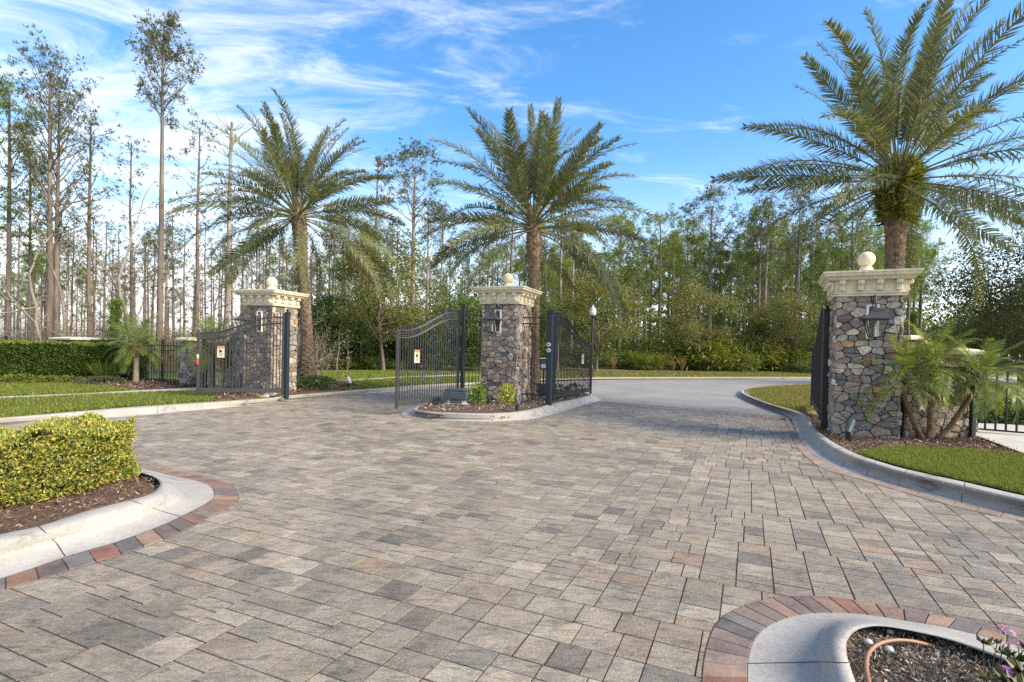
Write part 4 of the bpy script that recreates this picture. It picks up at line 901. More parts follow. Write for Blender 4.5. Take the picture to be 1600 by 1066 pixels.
# ferns growing on the boots of the right palm
fb_ = thing('fern', At(1402, 352, 11.4), 'green fern clump wrapping the trunk top of the right date palm', 'fern'); mb = MB(); N = 2600
zz = nr.beta(1.3, 1.3, N) * 1.35; a = nr.uniform(0, 2 * PI, N); lump = .75 + .35 * np.sin(a * 3 + zz * 5) + .2 * np.sin(a * 5 - zz * 9)
rad = .19 + .11 * np.clip(zz / .45, 0, 1) ; keep = nr.uniform(0, 1, N) < lump
c = np.stack([rad * np.cos(a), rad * np.sin(a), zz], 1)[keep]; d = np.stack([np.cos(a), np.sin(a), nr.normal(.1, .55, N)], 1)[keep]; d = unit(d + nr.normal(0, .35, d.shape))
mb.leaves(c, d, perp(d), nr.uniform(.07, .30, len(c)) , nr.uniform(.02, .04, len(c)), kind=5, fold=-.15, col=np.ones((len(c), 3))); mb.build('fronds', MT['epiphyte'], fb_)

def pygmy_set(seed, L, n=4, mat='pygmy'):
    return [frond_mesh('frond', L, b_, seed + i, nl=46, ll=L * .27, lw=.0095, fwd=.6, vee=.1, vs=.2, bare=.16, mat=mat, droop=.55, power=1.25, rr=.009) for i, b_ in enumerate((.75, 1.25, 1.65, 2.0)[:n])]
def pygmy_head(rt, hub, nfr, ms, used, g, r=.05, lo=-14):
    az = g.uniform(0, 6)
    for k in range(nfr):
        t = (k + .5) / nfr; az += 2.39996 + g.uniform(-.3, .3); el = math.radians(82 - (82 - lo) * t + g.uniform(-8, 8))
        i = 0 if t < .15 else g.choice([1, 1, 2]) if t < .5 else g.choice([1, 2, 3])
        if i in used: o = dup(ms[i], rt)
        else: o = ms[i]; o.parent = rt; used.add(i)
        o.location = (hub[0] + r * math.cos(az), hub[1] + r * math.sin(az), hub[2] + .06 - .18 * t); o.rotation_euler = (g.uniform(-.3, .3), -el, az); s = g.uniform(.82, 1.08); o.scale = (s, s, s)
def rough_trunk(rt, pts, r0, r1, mat, amp=.35, na=7, cell=.055):
    mb = MB(); p = crom(pts, 20); scaled_trunk(mb, p, [r0 * 1.2, r0, (r0 + r1) / 2, r1, r1 * 1.15], na, cell, amp, n=30); return mb.build('trunk', MT[mat], rt)
g = random.Random(21)
b = G(1453, 688, .12); rt = thing('pygmy_palm', b, 'three-stemmed pygmy date palm clump in the mulch before the right stone wall', 'palm')
ms = pygmy_set(50, .84); used = set(); D8 = b[1]
for tp, foot_, hubp, off, nf in (((1413, 622), (1442, 688), (1412, 588), -.05, 36), ((1455, 612), (1453, 688), (1462, 566), .12, 26), ((1518, 618), (1464, 688), (1536, 588), -.02, 36)):
    f0 = G(*foot_, .10) - b; t0 = At(*tp, D8 + off) - b; h0 = At(*hubp, D8 + off) - b
    rough_trunk(rt, [f0, f0 * .6 + t0 * .4 + (0, 0, -.05), t0, h0 * .6 + t0 * .4], .044, .04, 'palmbark'); pygmy_head(rt, h0 * .9 + t0 * .1, nf, ms, used, g)
m = MB(); q = G(1472, 684, .1) - b; m.tube([q, q + [0, .02, .95]], .014, 8); m.build('support_stake', MT['iron'], rt)
b = G(212, 599, .12); rt = thing('pygmy_palm', b, 'small single-trunk palm with a pale trunk at the end of the clipped hedge', 'palm')
ms = pygmy_set(60, 1.15); h0 = At(214, 543, b[1]) - b
rough_trunk(rt, [(0, 0, -.05), h0 * [.2, .2, .3], h0 * [.5, .5, .7], h0 * [.75, .75, .78]], .085, .07, 'palegreentrunk', amp=.1); mb = MB(); scaled_trunk(mb, [h0 * [.72, .72, .72], h0 * [.9, .9, .9], h0], [.08, .14, .13], 9, .06, .4, n=30); mb.build('crown_base', MT['palmbark'], rt); pygmy_head(rt, h0 + [0, 0, .02], 42, ms, set(), g, r=.09)
b = G(333, 607, .13); rt = thing('pygmy_palm', b, 'small palm with an orange brown trunk behind the bars of the far left gate', 'palm')
ms = pygmy_set(70, 1.0); h0 = At(328, 536, b[1]) - b
rough_trunk(rt, [(0, 0, -.05), h0 * [.2, .2, .3], h0 * [.5, .5, .7], h0], .075, .07, 'palmbark', amp=.3); pygmy_head(rt, h0, 40, ms, set(), g, r=.07, lo=-35)
b = At(262, 590, 19.2); b[2] = .1
# ------------------------------------------------------------------ hedges, shrubs and bedding plants
def hedge(poly, z0, h, n, l, w, label, mats, name='hedge', core=.04, round_=.1, topmat=None, seed=1, lump=.03, upb=.5):
    g = np.random.default_rng(seed); poly = np.asarray(poly)[:, :2]; cen = poly.mean(0)
    rt = thing(name, (cen[0], cen[1], z0), label, 'hedge'); P = poly - cen
    if np.sum(P[:, 0] * np.roll(P[:, 1], -1) - np.roll(P[:, 0], -1) * P[:, 1]) < 0: P = P[::-1]
    E_ = unit(np.roll(P, -1, 0) - P); N_ = np.stack([E_[:, 1], -E_[:, 0]], 1); inn = lambda k: P - k * (N_ + np.roll(N_, 1, 0)) / (1 + np.sum(N_ * np.roll(N_, 1, 0), 1))[:, None].clip(.35)
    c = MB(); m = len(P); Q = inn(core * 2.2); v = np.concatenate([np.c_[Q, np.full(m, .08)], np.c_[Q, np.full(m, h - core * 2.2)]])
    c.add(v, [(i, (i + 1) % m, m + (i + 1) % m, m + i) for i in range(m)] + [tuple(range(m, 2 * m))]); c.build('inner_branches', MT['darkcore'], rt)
    e = np.roll(P, -1, 0) - P; el = np.linalg.norm(e, axis=1); per = el.sum(); 
    area = .5 * abs(np.sum(P[:, 0] * np.roll(P[:, 1], -1) - np.roll(P[:, 0], -1) * P[:, 1]))
    nt_ = int(n * area / (area + per * h)); ns = n - nt_
    i = g.choice(m, ns, p=el / per); t = g.uniform(0, 1, ns); pt = P[i] + e[i] * t[:, None]; nm = np.stack([e[i, 1], -e[i, 0]], 1) / el[i][:, None]
    z = g.uniform(.02, 1, ns) ** .9 * h; rr = round_ * np.clip((z / h - .72) / .28, 0, 1) ** 2 + .05 * np.clip(.25 - z / h, 0, 1)
    def lf(x): return lump * (np.sin(x[:, 0] * 7 + x[:, 1] * 3) + np.sin(x[:, 1] * 9 - x[:, 2] * 8 + 1) + np.sin(x[:, 0] * 15 - x[:, 2] * 13 + x[:, 1] * 11))
    S3 = np.c_[pt, z]; off = lf(S3) - rr + g.normal(0, lump * .7, ns); S3[:, :2] += nm * off[:, None]; n3 = np.c_[nm, np.zeros(ns)]
    tp = sample_poly(P, nt_, g); nt2 = len(tp); T3 = np.c_[tp, np.full(nt2, h)]; T3[:, 2] += lf(T3) + g.normal(0, lump * .7, nt2); nT = np.tile([0, 0, 1.0], (nt2, 1))
    for nmz, pts, nrm, mt in (('foliage', np.concatenate([S3, T3]) if topmat is None else S3, np.concatenate([n3, nT]) if topmat is None else n3, mats), ('skylit_top_growth', T3, nT, topmat)):
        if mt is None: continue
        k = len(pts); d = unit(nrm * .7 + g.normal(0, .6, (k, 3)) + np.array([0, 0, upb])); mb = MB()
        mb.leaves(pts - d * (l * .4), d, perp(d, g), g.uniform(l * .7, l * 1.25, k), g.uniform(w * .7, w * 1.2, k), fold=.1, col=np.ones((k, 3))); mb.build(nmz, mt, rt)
    return rt
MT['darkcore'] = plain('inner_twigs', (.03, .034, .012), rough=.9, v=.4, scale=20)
A1 = G(166, 756, .15); A2 = G(213, 741, .15); A0 = G(0, 791, .15); A_ = A0 + (A0 - A1) * 1.2
sd = np.array([-.62, .16, 0])
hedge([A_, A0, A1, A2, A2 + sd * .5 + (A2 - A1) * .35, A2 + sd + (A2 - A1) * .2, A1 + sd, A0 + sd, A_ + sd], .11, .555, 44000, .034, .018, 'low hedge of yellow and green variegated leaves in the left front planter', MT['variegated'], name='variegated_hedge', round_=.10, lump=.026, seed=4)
H = [G(-260, 597, .1), G(0, 597.5, .1), G(176, 598.5, .1)]; bk = np.array([.25, 1.3, 0])
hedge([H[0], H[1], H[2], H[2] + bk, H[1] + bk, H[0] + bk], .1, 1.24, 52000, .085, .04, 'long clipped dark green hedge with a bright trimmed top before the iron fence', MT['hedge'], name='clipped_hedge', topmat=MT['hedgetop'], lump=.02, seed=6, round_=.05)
H = [G(1523, 664, .1), G(1680, 672, .1), G(1680, 660, .1), G(1523, 655, .1)]
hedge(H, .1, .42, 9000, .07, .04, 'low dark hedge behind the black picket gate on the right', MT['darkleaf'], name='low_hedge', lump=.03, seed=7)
def plant(loc, r, h, n, l, w, label, mat, name='shrub', cat='shrub', kind=4, up=.5, stems=5, seed=1, fold=.08, group=None):
    g = np.random.default_rng(seed); rt = thing(name, loc, label, cat, group)
    u = unit(g.normal(size=(n, 3))); rr = g.uniform(.35, 1, n) ** .5; c = u * rr[:, None] * [r, r, h * .5] + [0, 0, h * .52]
    c[:, :2] *= (1 + .25 * np.sin(np.arctan2(u[:, 1], u[:, 0]) * 3 + seed))[:, None]
    d = unit(u + g.normal(0, .5, u.shape) + [0, 0, up]); mb = MB(); mb.leaves(c, d, perp(d, g), g.uniform(l * .6, l * 1.2, n), g.uniform(w * .7, w * 1.2, n), kind=kind, fold=fold, col=np.ones((n, 3))); mb.build('foliage', mat, rt)
    m = MB()
    for k in range(stems):
        a = g.uniform(0, 6.28); e = np.array([math.cos(a) * r * .6, math.sin(a) * r * .6, h * g.uniform(.5, .8)]); m.tube([(e[0] * .1, e[1] * .1, -.03), e * [.4, .4, .5], e], [.008, .006, .004], 5)
    m.build('stems', MT['stem'], rt).name = 'stem_cluster'; return rt
plant(G(746, 632, .19), .16, .43, 190, .12, .055, 'lime green leafy shrub left of the median pillar foot', MT['schefflera'], seed=3)
plant(G(792, 632, .19), .14, .45, 230, .11, .05, 'bright yellow croton shrub at the foot of the median pillar', MT['croton'], seed=5)
plant(G(872, 619, .2), .28, .32, 200, .10, .05, 'low green plant behind the right gate leaf of the median', MT['darkleaf'], seed=7)
plant(G(897, 617, .2), .25, .28, 160, .10, .05, 'small dark plant near the free end of the right median gate', MT['darkleaf'], seed=8)
plant(G(491, 607, .15), .62, .34, 700, .11, .06, 'low spreading green plant in mulch below the leaning palm', MT['darkleaf'], seed=9)
def tuft(loc, n, h, spread, w, label, mat, seed):
    g = np.random.default_rng(seed); rt = thing('ornamental_grass', loc, label, 'grass clump'); mb = MB(); a = g.uniform(0, 6.28, n); k = g.uniform(.1, 1, n) * spread
    d = unit(np.stack([np.cos(a) * k, np.sin(a) * k, np.ones(n)], 1)); c = np.stack([np.cos(a) * .12 * k, np.sin(a) * .12 * k, np.zeros(n)], 1); l = g.uniform(.6, 1.1, n) * h
    sd_ = perp(d, g); d2 = d.copy(); d2[:, 2] -= .5 * k; d2 = unit(d2); mid = c + d * (l * .6)[:, None]; tip = mid + d2 * (l * .45)[:, None]; W = sd_ * w
    v = np.stack([c - W, c + W, mid + W * .9, mid - W * .9, tip], 1).reshape(-1, 3); b = np.arange(n)[:, None] * 5; n0 = mb.n
    mb.add(v, b + np.array([[0, 1, 2, 3]])); mb.q.append(b + np.array([[3, 2, 4]]) + n0); mb.m.append(np.zeros(n, int)); mb.build('blades', mat, rt).name = 'leaf_tuft'
tuft(G(163, 598.5, .1), 260, .78, .75, .014, 'bright green strappy grass clump in front of the hedge end', MT['grassleaf'], 4)
plant(G(160, 602, .1), .62, .26, 900, .07, .03, 'grey green groundcover mound at the foot of the strappy grass clump', leafmat('grey_green_leaf', [(0, (.06, .075, .04)), (1, (.13, .14, .08))]), seed=10)
plant(G(107, 599.5, .1), .45, .22, 400, .07, .03, 'small pale green mound at the foot of the clipped hedge, nearer the strappy grass', MT['fern'], seed=12)
plant(G(78, 600, .1), .4, .24, 400, .07, .03, 'small pale green mound at the foot of the clipped hedge, middle of three', MT['fern'], seed=14)
plant(G(28, 600.5, .1), .5, .3, 500, .07, .03, 'small pale green mound at the foot of the clipped hedge, nearest the photo edge', MT['fern'], seed=13)
# flowering plant in the right planter
b = G(1590, 1064, .08); rt = thing('flowering_plant', b, 'flowering plant with pink and purple blooms in the flower planter corner', 'flower'); g = np.random.default_rng(17)
def leaf_at(mb, c, n, l, w, up=.5, mi=0):
    a = g.uniform(0, 6.28, n); d = unit(np.stack([np.cos(a), np.sin(a), np.full(n, up)], 1) + g.normal(0, .2, (n, 3))); sd_ = unit(np.cross(d, [0, 0, 1.0]))
    mb.leaves(np.repeat([c], n, 0), d, sd_, g.uniform(l * .8, l * 1.2, n), g.uniform(w * .8, w * 1.2, n), fold=.12, col=np.ones((n, 3)), mi=mi)
heads = [((1572, 985), 2.32, 'petal', .040, 1), ((1592, 1008), 2.24, 'petal', .036, 1), ((1573, 1046), 2.10, 'purplepetal', .018, 0)]
lm = MB(); sm = MB()
for (hx, hy), Y, mt, r, big in heads:
    h0 = At(hx, hy, Y) - b; root = np.array([h0[0] * .6, h0[1] * .4, -.02]); p = crom([root, root * .5 + h0 * .5 + [.01, 0, .01], h0 - [0, 0, .01]], 14); sm.tube(p, np.linspace(.003, .0018, 14), 5)
    for k in (5, 8): leaf_at(lm, p[k], 3, .035, .013)
    fm = MB(); n = 34 if big else 26; q = g.uniform(-1, 1, (n, 2)); q = q[(q ** 2).sum(1) < 1]; cen = np.c_[q * r, .012 * (1 - (q ** 2).sum(1)) + g.normal(0, .003, len(q))] * [1.35, 1, 1] + h0
    if not big: cen = h0 + unit(g.normal(size=(n, 3))) * r * g.uniform(.3, 1, (n, 1))
    for c in cen:
        a = np.arange(5) * 2 * PI / 5 + g.uniform(0, 6); up_ = unit((c - h0 + [0, 0, .03])[None])[0]; x = perp(up_[None], g)[0]; y = np.cross(up_, x)
        d = unit(np.cos(a)[:, None] * x + np.sin(a)[:, None] * y + up_ * .35); fm.leaves(np.repeat([c], 5, 0), d, unit(np.cross(d, up_)), .0085, .006, col=np.ones((5, 3)))
    fm.build('flower_head', MT[mt], rt)
    leaf_at(lm, h0 - [0, 0, .012], 6, .02, .008, up=.2)
for (hx, hy), Y, l, n in (((1537, 1006), 2.28, .05, 9), ((1558, 1006), 2.2, .028, 6), ((1565, 1022), 2.2, .05, 10), ((1585, 1030), 2.18, .055, 12), ((1595, 1050), 2.1, .06, 12), ((1575, 1066), 2.05, .06, 12), ((1545, 1062), 2.08, .05, 9), ((1530, 1085), 2.03, .05, 9), ((1600, 1075), 2.0, .06, 14), ((1612, 1020), 2.15, .06, 14)):
    h0 = At(hx, hy, Y) - b; leaf_at(lm, h0, n, l, l * .42, up=.7); root = np.array([h0[0] * .7, h0[1] * .4, -.02]); sm.tube(crom([root, root * .5 + h0 * .5 + [0, .01, 0], h0], 10), .002, 5)
lm.build('foliage', MT['flowerleaf'], rt); sm.build('stem_cluster', MT['stem'], rt)
# ------------------------------------------------------------------ woodland
def tufts(mb, cen, g, k=9, l=(.12, .26), w=(.022, .05), up=.25, out=None):
    n = len(cen); c = np.repeat(cen, k, 0); d = g.normal(size=(n * k, 3)); d[:, 2] += up
    if out is not None: d += np.repeat(out, k, 0) * .8
    d = unit(d); mb.leaves(c + d * .03, d, perp(d, g), g.uniform(*l, n * k), g.uniform(*w, n * k), col=np.ones((n * k, 3)), fold=.06)
def limb(mb, p, d, L, r, g, rise=.25, n=6, col=(1, 1, 1), wob=.12):
    pts = [np.array(p)]; d = np.array(d, float)
    for i in range(n):
        d = d + g.normal(0, wob, 3) + [0, 0, rise / n * 1.5]; d /= np.linalg.norm(d); pts.append(pts[-1] + d * L / n)
    pts = np.array(pts); mb.tube(pts, np.linspace(r, r * .3, n + 1), 5, cap=False, col=col); return pts
def gen_pine(seed, H=16, cs=.6, R=2.2, nl=16, r0=.17, tuft=5, elev=35, sparse=1.0, stubs=6, needle='needle', bark='bark', forks=0, shape=1.0, sub=3, lean=.25):
    g = np.random.default_rng(seed); tb = MB(); cb = MB()
    zs = np.linspace(-.2, H * .98, 12); off = np.cumsum(g.normal(0, lean / 12, (12, 2)), 0); off -= off[0]
    tr = np.c_[off, zs]; tb.tube(tr, r0 * (1.15 - .85 * np.linspace(0, 1, 12) ** 1.15), 8, cap=False)
    at = lambda z: np.array([np.interp(z, zs, tr[:, 0]), np.interp(z, zs, tr[:, 1]), z])
    rad = lambda z: np.interp(z, zs, r0 * (1.15 - .85 * np.linspace(0, 1, 12) ** 1.15))
    trunks = [(at, rad, cs * H)]
    az = g.uniform(0, 6); C = []; O = []
    for k in range(nl):
        t = (k + g.uniform(.1, .9)) / nl; z = H * (cs + (1 - cs) * t * .97); az += 2.4 + g.normal(0, .4)
        prof = (math.sin(PI * min(.15 + t * .76, 1)) ** .8) * shape + (1 - shape) * (1 - t)
        Ll = max(.35, R * prof * g.uniform(.7, 1.15)); el = math.radians(elev + 25 * t + g.normal(0, 9))
        d = np.array([math.cos(az) * math.cos(el), math.sin(az) * math.cos(el), math.sin(el)])
        lp = limb(tb, at(z), d, Ll, max(.018, rad(z) * .42), g)
        for q in range(sub):
            i = g.integers(2, len(lp)); dd = unit((d + g.normal(0, .7, 3) + [0, 0, .2])[None])[0]
            sp = limb(tb, lp[i], dd, Ll * g.uniform(.2, .42), .012, g, n=3)
            for _ in range(max(1, int(tuft * 1.5 * sparse * g.uniform(.5, 1.2)))):
                C.append(sp[g.integers(1, len(sp))] + g.normal(0, .16, 3)); O.append(dd)
        for _ in range(max(1, int(tuft * 1.5 * sparse))): C.append(lp[-1] + g.normal(0, .2, 3)); O.append(d)
    for _ in range(int(tuft * .9 * sparse) + 1): C.append(at(H * .97) + g.normal(0, .4, 3)); O.append(np.array([0, 0, 1.0]))
    for k in range(stubs):
        z = H * g.uniform(.25, cs); a = g.uniform(0, 6.28); el = g.uniform(-.2, .7)
        limb(tb, at(z), [math.cos(a) * math.cos(el), math.sin(a) * math.cos(el), math.sin(el)], g.uniform(.25, 1.0), .02, g, n=3, rise=0)
    tufts(cb, np.array(C), g, out=np.array(O))
    return tb, cb, bark, needle
def gen_bare(seed, H=10, r0=.13, bark='palebark', lean=(0, 0), depth=3, spread=.6, leafn=40, sinu=.12):
    g = np.random.default_rng(seed); tb = MB(); tips = []
    def grow(p, d, L, r, lev):
        n = 6; pts = [p]; 
        for i in range(n):
            d = unit((d + g.normal(0, sinu, 3) + [0, 0, .05])[None])[0]; pts.append(pts[-1] + d * L / n)
        pts = np.array(pts); tb.tube(pts, np.linspace(r, r * .55, n + 1), 6 if lev == 0 else 5, cap=False)
        if lev < depth:
            k = g.integers(2, 4) + (1 if lev == 0 else 0)
            for q in range(k):
                i = g.integers(2, n + 1) if q else n; dd = unit((d * .9 + g.normal(0, spread, 3) + [0, 0, .25])[None])[0]
                grow(pts[i], dd, L * g.uniform(.45, .75), r * .55 * g.uniform(.6, 1), lev + 1)
        else: tips.append(pts[-1]); tips.append(pts[-3])
    grow(np.array([0, 0, -.1]), unit(np.array([[lean[0], lean[1], 1.0]]))[0], H * .5, r0, 0)
    cb = MB(); T = np.array(tips); T = T[g.integers(0, len(T), leafn)] + g.normal(0, .12, (leafn, 3)); tufts(cb, T, g, k=4, l=(.1, .22), w=(.05, .09))
    z = max(v[:, 2].max() for v in tb.v)
    for arr in tb.v: arr *= H / z
    for arr in cb.v: arr *= H / z
    return tb, cb, bark, 'needle'
def gen_snag(seed, H=14, r0=.15):
    g = np.random.default_rng(seed); tb = MB(); zs = np.linspace(-.2, H, 10); off = np.cumsum(g.normal(0, .03, (10, 2)), 0); tr = np.c_[off - off[0], zs]; tb.tube(tr, r0 * (1.1 - .6 * np.linspace(0, 1, 10)), 8)
    for k in range(13):
        i = g.integers(5, 10); a = g.uniform(0, 6.28); el = g.uniform(.1, .9); limb(tb, tr[i] * .7 + tr[i - 1] * .3, [math.cos(a) * math.cos(el), math.sin(a) * math.cos(el), math.sin(el)], g.uniform(.4, 1.5), .035, g, n=4, rise=.5)
    limb(tb, tr[8], [.35, .1, .9], 2.2, .07, g, n=5)
    cb = MB(); tufts(cb, tr[[6, 7]] + g.normal(0, .4, (2, 3)), g, k=6); return tb, cb, 'palebark', 'needle'
def gen_oak(seed, H=7, R=2.9, n=6500, leaf='oakleaf', l=(.10, .20), w=(.05, .09), z0=.22, ncl=70, r0=.12, sig=.42, bark='palebark'):
    g = np.random.default_rng(seed); tb = MB(); cb = MB(); tr = limb(tb, [0, 0, -.1], [g.normal(0, .05), g.normal(0, .05), 1], H * .42, r0, g, n=6, wob=.03, rise=0)
    u = unit(g.normal(size=(ncl, 3))); rr = g.uniform(.25, 1, ncl) ** .5; cz = H * (1 + z0) / 2; hz = H * (1 - z0) / 2
    C = u * rr[:, None] * [R, R, hz] + [0, 0, cz]; tap = 1 - .35 * np.clip((C[:, 2] - cz) / hz, 0, 1); C[:, :2] *= (tap * (1 + .15 * np.sin(np.arctan2(u[:, 1], u[:, 0]) * 4)))[:, None]
    for i in g.choice(ncl, min(ncl, 16), replace=False):
        s = tr[g.integers(3, 7)]; m = (s + C[i]) / 2 + [0, 0, -.2] + g.normal(0, .15, 3); tb.tube(crom([s, m, C[i]], 7), np.linspace(r0 * .3, .006, 7), 5, cap=False)
    c = C[g.integers(0, ncl, n)] + g.normal(0, sig, (n, 3)) * [1, 1, .75]; c[:, 2] = np.maximum(c[:, 2], H * z0 * .7); d = rdir(n, .2, g); cb.leaves(c, d, perp(d, g), g.uniform(*l, n), g.uniform(*w, n), fold=.08, col=np.ones((n, 3)))
    return tb, cb, bark, leaf
PR = {}
def proto(key, gen, H, name, cat='tree'):
    tb, cb, bark, leaf = gen; PR[key] = [tb, cb, bark, leaf, H, name, cat, None]
proto('tall', gen_pine(1, 16.5, .73, 2.4, 26, .15, 5, 42, stubs=4), 16.5, 'pine_tree')
proto('broad', gen_pine(2, 15, .42, 3.2, 36, .18, 3, 38, sub=4, stubs=2), 15, 'pine_tree')
proto('sparse', gen_pine(3, 14, .55, 1.7, 18, .13, 2, 35, sub=2, stubs=10), 14, 'pine_tree')
proto('wisp', gen_pine(4, 12, .5, 1.3, 15, .10, 2, 30, sub=2, stubs=12), 12, 'pine_tree')
proto('side', gen_pine(5, 13, .45, 2.0, 22, .13, 6, 22, needle='needle_green'), 13, 'pine_tree')
proto('green', gen_pine(6, 13, .45, 2.3, 26, .13, 6, 22, needle='needle_green', stubs=8), 13, 'pine_tree')
proto('green2', gen_pine(7, 13, .55, 2.7, 24, .14, 6, 28, needle='needle_green', stubs=10), 13, 'pine_tree')
proto('crown', gen_pine(8, 13.5, .6, 3.0, 26, .15, 5, 34, needle='needle', bark='palebark', stubs=6), 13.5, 'pine_tree')
proto('bare', gen_bare(9, 9, .085), 9, 'bare_tree')
proto('bare2', gen_bare(10, 10, .07, spread=.45, leafn=60), 10, 'bare_tree')
proto('lean', gen_bare(12, 9, .12, lean=(-.32, 0), spread=.5, leafn=20, depth=2, sinu=.09), 9, 'bare_tree')
proto('snag', gen_snag(13), 14, 'dead_tree')
proto('oak', gen_oak(14, 7.2, 2.9, 10000, bark='bark', ncl=52, sig=.34), 7.2, 'oak_tree')
proto('oak2', gen_oak(15, 6.8, 3.1, 10000, ncl=58, bark='bark', sig=.34), 6.8, 'oak_tree')
proto('under', gen_oak(16, 5.5, 2.2, 8500, leaf='darkleaf', l=(.12, .24), w=(.06, .11), z0=.05, bark='bark'), 5.5, 'understory_tree')
proto('under2', gen_oak(17, 6.5, 1.8, 7000, leaf='darkleaf', l=(.12, .24), w=(.06, .11), z0=.12, ncl=50, bark='bark'), 6.5, 'understory_tree')
proto('live', gen_oak(18, 8.5, 5.2, 34000, leaf='liveoak', l=(.10, .19), w=(.05, .09), z0=.22, ncl=120, r0=.3, sig=.55, bark='bark'), 8.5, 'live_oak')
proto('live2', gen_oak(19, 5.5, 3.6, 16000, leaf='liveoak', l=(.10, .18), w=(.05, .09), z0=.15, ncl=90, r0=.2, sig=.5, bark='bark'), 5.5, 'live_oak')
proto('bush', gen_oak(20, 1.8, 1.3, 1500, leaf='darkleaf', l=(.12, .25), w=(.05, .10), z0=.02, ncl=30, r0=.03, sig=.25, bark='bark'), 1.8, 'shrub', 'shrub')
proto('bush2', gen_oak(22, 1.5, 1.1, 1100, leaf='fern', l=(.18, .36), w=(.04, .07), z0=.02, ncl=30, r0=.03, sig=.22, bark='bark'), 1.5, 'shrub', 'shrub')
proto('cedar', gen_pine(23, 7, .12, 1.3, 40, .10, 7, 10, needle='needle_green', stubs=0, shape=.25), 7, 'young_pine')
def tree(key, x, ytop, Y, label, group=None, wide=1.0, rz=None, tz=.1):
    tb, cb, bark, leaf, H, name, cat, root = PR[key]
    base = At(x, 545, Y); base[2] = tz; top = At(x, ytop, Y)[2]; s = (top - tz) / H; rz = rnd.uniform(0, 6.28) if rz is None else rz
    if root is None:
        root = thing(name, base, label, cat, group, rz); tb.build('trunk', MT[bark], root, smooth=True); cb.build('crown', MT[leaf], root); PR[key][7] = root; root.scale = (s * wide, s * wide, s)
    else:
        root = dup_tree(root, base, rz, (s * wide, s * wide, s), label)
        if 'group' in root: del root['group']
        if group: root['group'] = group
    return root
# trees that stand out
tree('tall', 249, 60, 27, 'tallest pine of all, a bare trunk with a rounded sparse crown above the palm', wide=.95)
tree('broad', 78, 106, 26, 'broad-crowned tall pine left of the tallest pine, with many ascending limbs', wide=.85)
tree('broad', 86, 150, 26.4, 'slightly shorter pine close against the broad-crowned tall pine', wide=.8)
tree('sparse', 140, 186, 28, 'thin-crowned pine with a pale brown trunk between the broad and the tallest pines')
tree('side', 12, 140, 27, 'dark-crowned pine at the left edge of the photograph', wide=.9)
tree('side', 45, 240, 28, 'shorter dark pine just inside the dark-crowned pine at the left edge', wide=.8)
tree('wisp', 307, 194, 30, 'wispy thin pine just right of the tallest pine')
tree('snag', 352, 190, 27, 'dead pine snag with broken branch stubs left of the left palm crown')
tree('wisp', 206, 226, 33, 'small wispy pine just left of the tallest pine trunk')
tree('snag', 583, 250, 36, 'dead bare snag right of the left palm crown', wide=.8)
tree('crown', 641, 256, 33, 'pine with an open rounded crown between the left and the middle palms', wide=1.15)
tree('lean', 218, 262, 23.5, 'pale leaning bare tree curving to the left behind the small palm', rz=.3)
tree('bare', 165, 330, 24, 'twisted pale bare tree behind the clipped hedge end', wide=1.2)
tree('bare', 70, 270, 25, 'forked bare tree in front of the broad-crowned pine', rz=2)
tree('bare2', 110, 300, 26, 'slim bare tree between the hedge pier and the broad-crowned pine')
tree('bare', 395, 330, 28, 'bare grey tree behind the far left pillar', rz=4)
tree('cedar', 180, 470, 23, 'small dark green young pine just left of the small pale-trunk palm')
tree('cedar', 388, 462, 25, 'small dark young pine behind the bell-roofed lantern')
tree('crown', 1106, 318, 48, 'light-trunked pine whose crown tops the wood across the road', wide=1.2)
tree('crown', 1192, 330, 46, 'pale-trunked pine of the close pair in the wood, right trunk', wide=1.0)
tree('green2', 1183, 340, 46, 'darker pine of the close pair in the wood, left trunk')
tree('crown', 1245, 325, 47, 'slender pale pine below the right palm fronds')
tree('green2', 1030, 345, 47, 'full-crowned pine left of the light-trunked crown pine', wide=1.0)
tree('green', 968, 338, 50, 'tall pine in the wood beside the street lamp oak')
tree('green2', 1330, 340, 46, 'dense green pine just left of the nearest pillar ball', wide=1.3)
tree('side', 1418, 335, 40, 'open pine showing right of the right palm trunk', wide=1.0)
tree('oak', 600, 362, 29.8, 'golden olive oak on the lawn between the left palm and the median', wide=1.05)
tree('oak2', 932, 418, 36, 'golden olive oak right behind the street lamp', wide=1.0)
tree('oak', 1084, 436, 42, 'golden olive oak at the middle of the wood edge across the road', wide=1.15, rz=1)
tree('oak2', 1238, 452, 43, 'olive oak at the wood edge just left of the nearest pillar', wide=1.0, rz=3)
tree('oak', 1195, 470, 44.5, 'smaller olive oak left of the oak beside the nearest pillar', wide=.9, rz=5)
tree('under', 528, 462, 31, 'dark evergreen bushy tree right of the leaning palm trunk')
tree('under2', 560, 440, 33, 'taller dark tree behind the bushy evergreen right of the leaning palm')
tree('under2', 690, 470, 36, 'dark small tree seen through the left median gate')
tree('live', 1700, 325, 24, 'large dark live oak at the right edge beyond the walkway gate', wide=1.0)
tree('live2', 1540, 492, 29, 'lower live oak behind the pygmy palm clump')
tree('live2', 1450, 512, 40, 'small distant live oak showing over the right stone wall', rz=2)
tree('live2', 1650, 430, 33, 'live oak behind the large dark live oak at the right edge', rz=4)
tree('live2', 1490, 502, 36, 'dark live oak between the distant small oak and the pygmy palm clump', rz=1)
tree('live2', 1600, 470, 31, 'dark live oak above the black walkway gate', rz=5, wide=1.1)
tree('live2', 1425, 520, 46, 'farthest low live oak just right of the nearest pillar', rz=3)
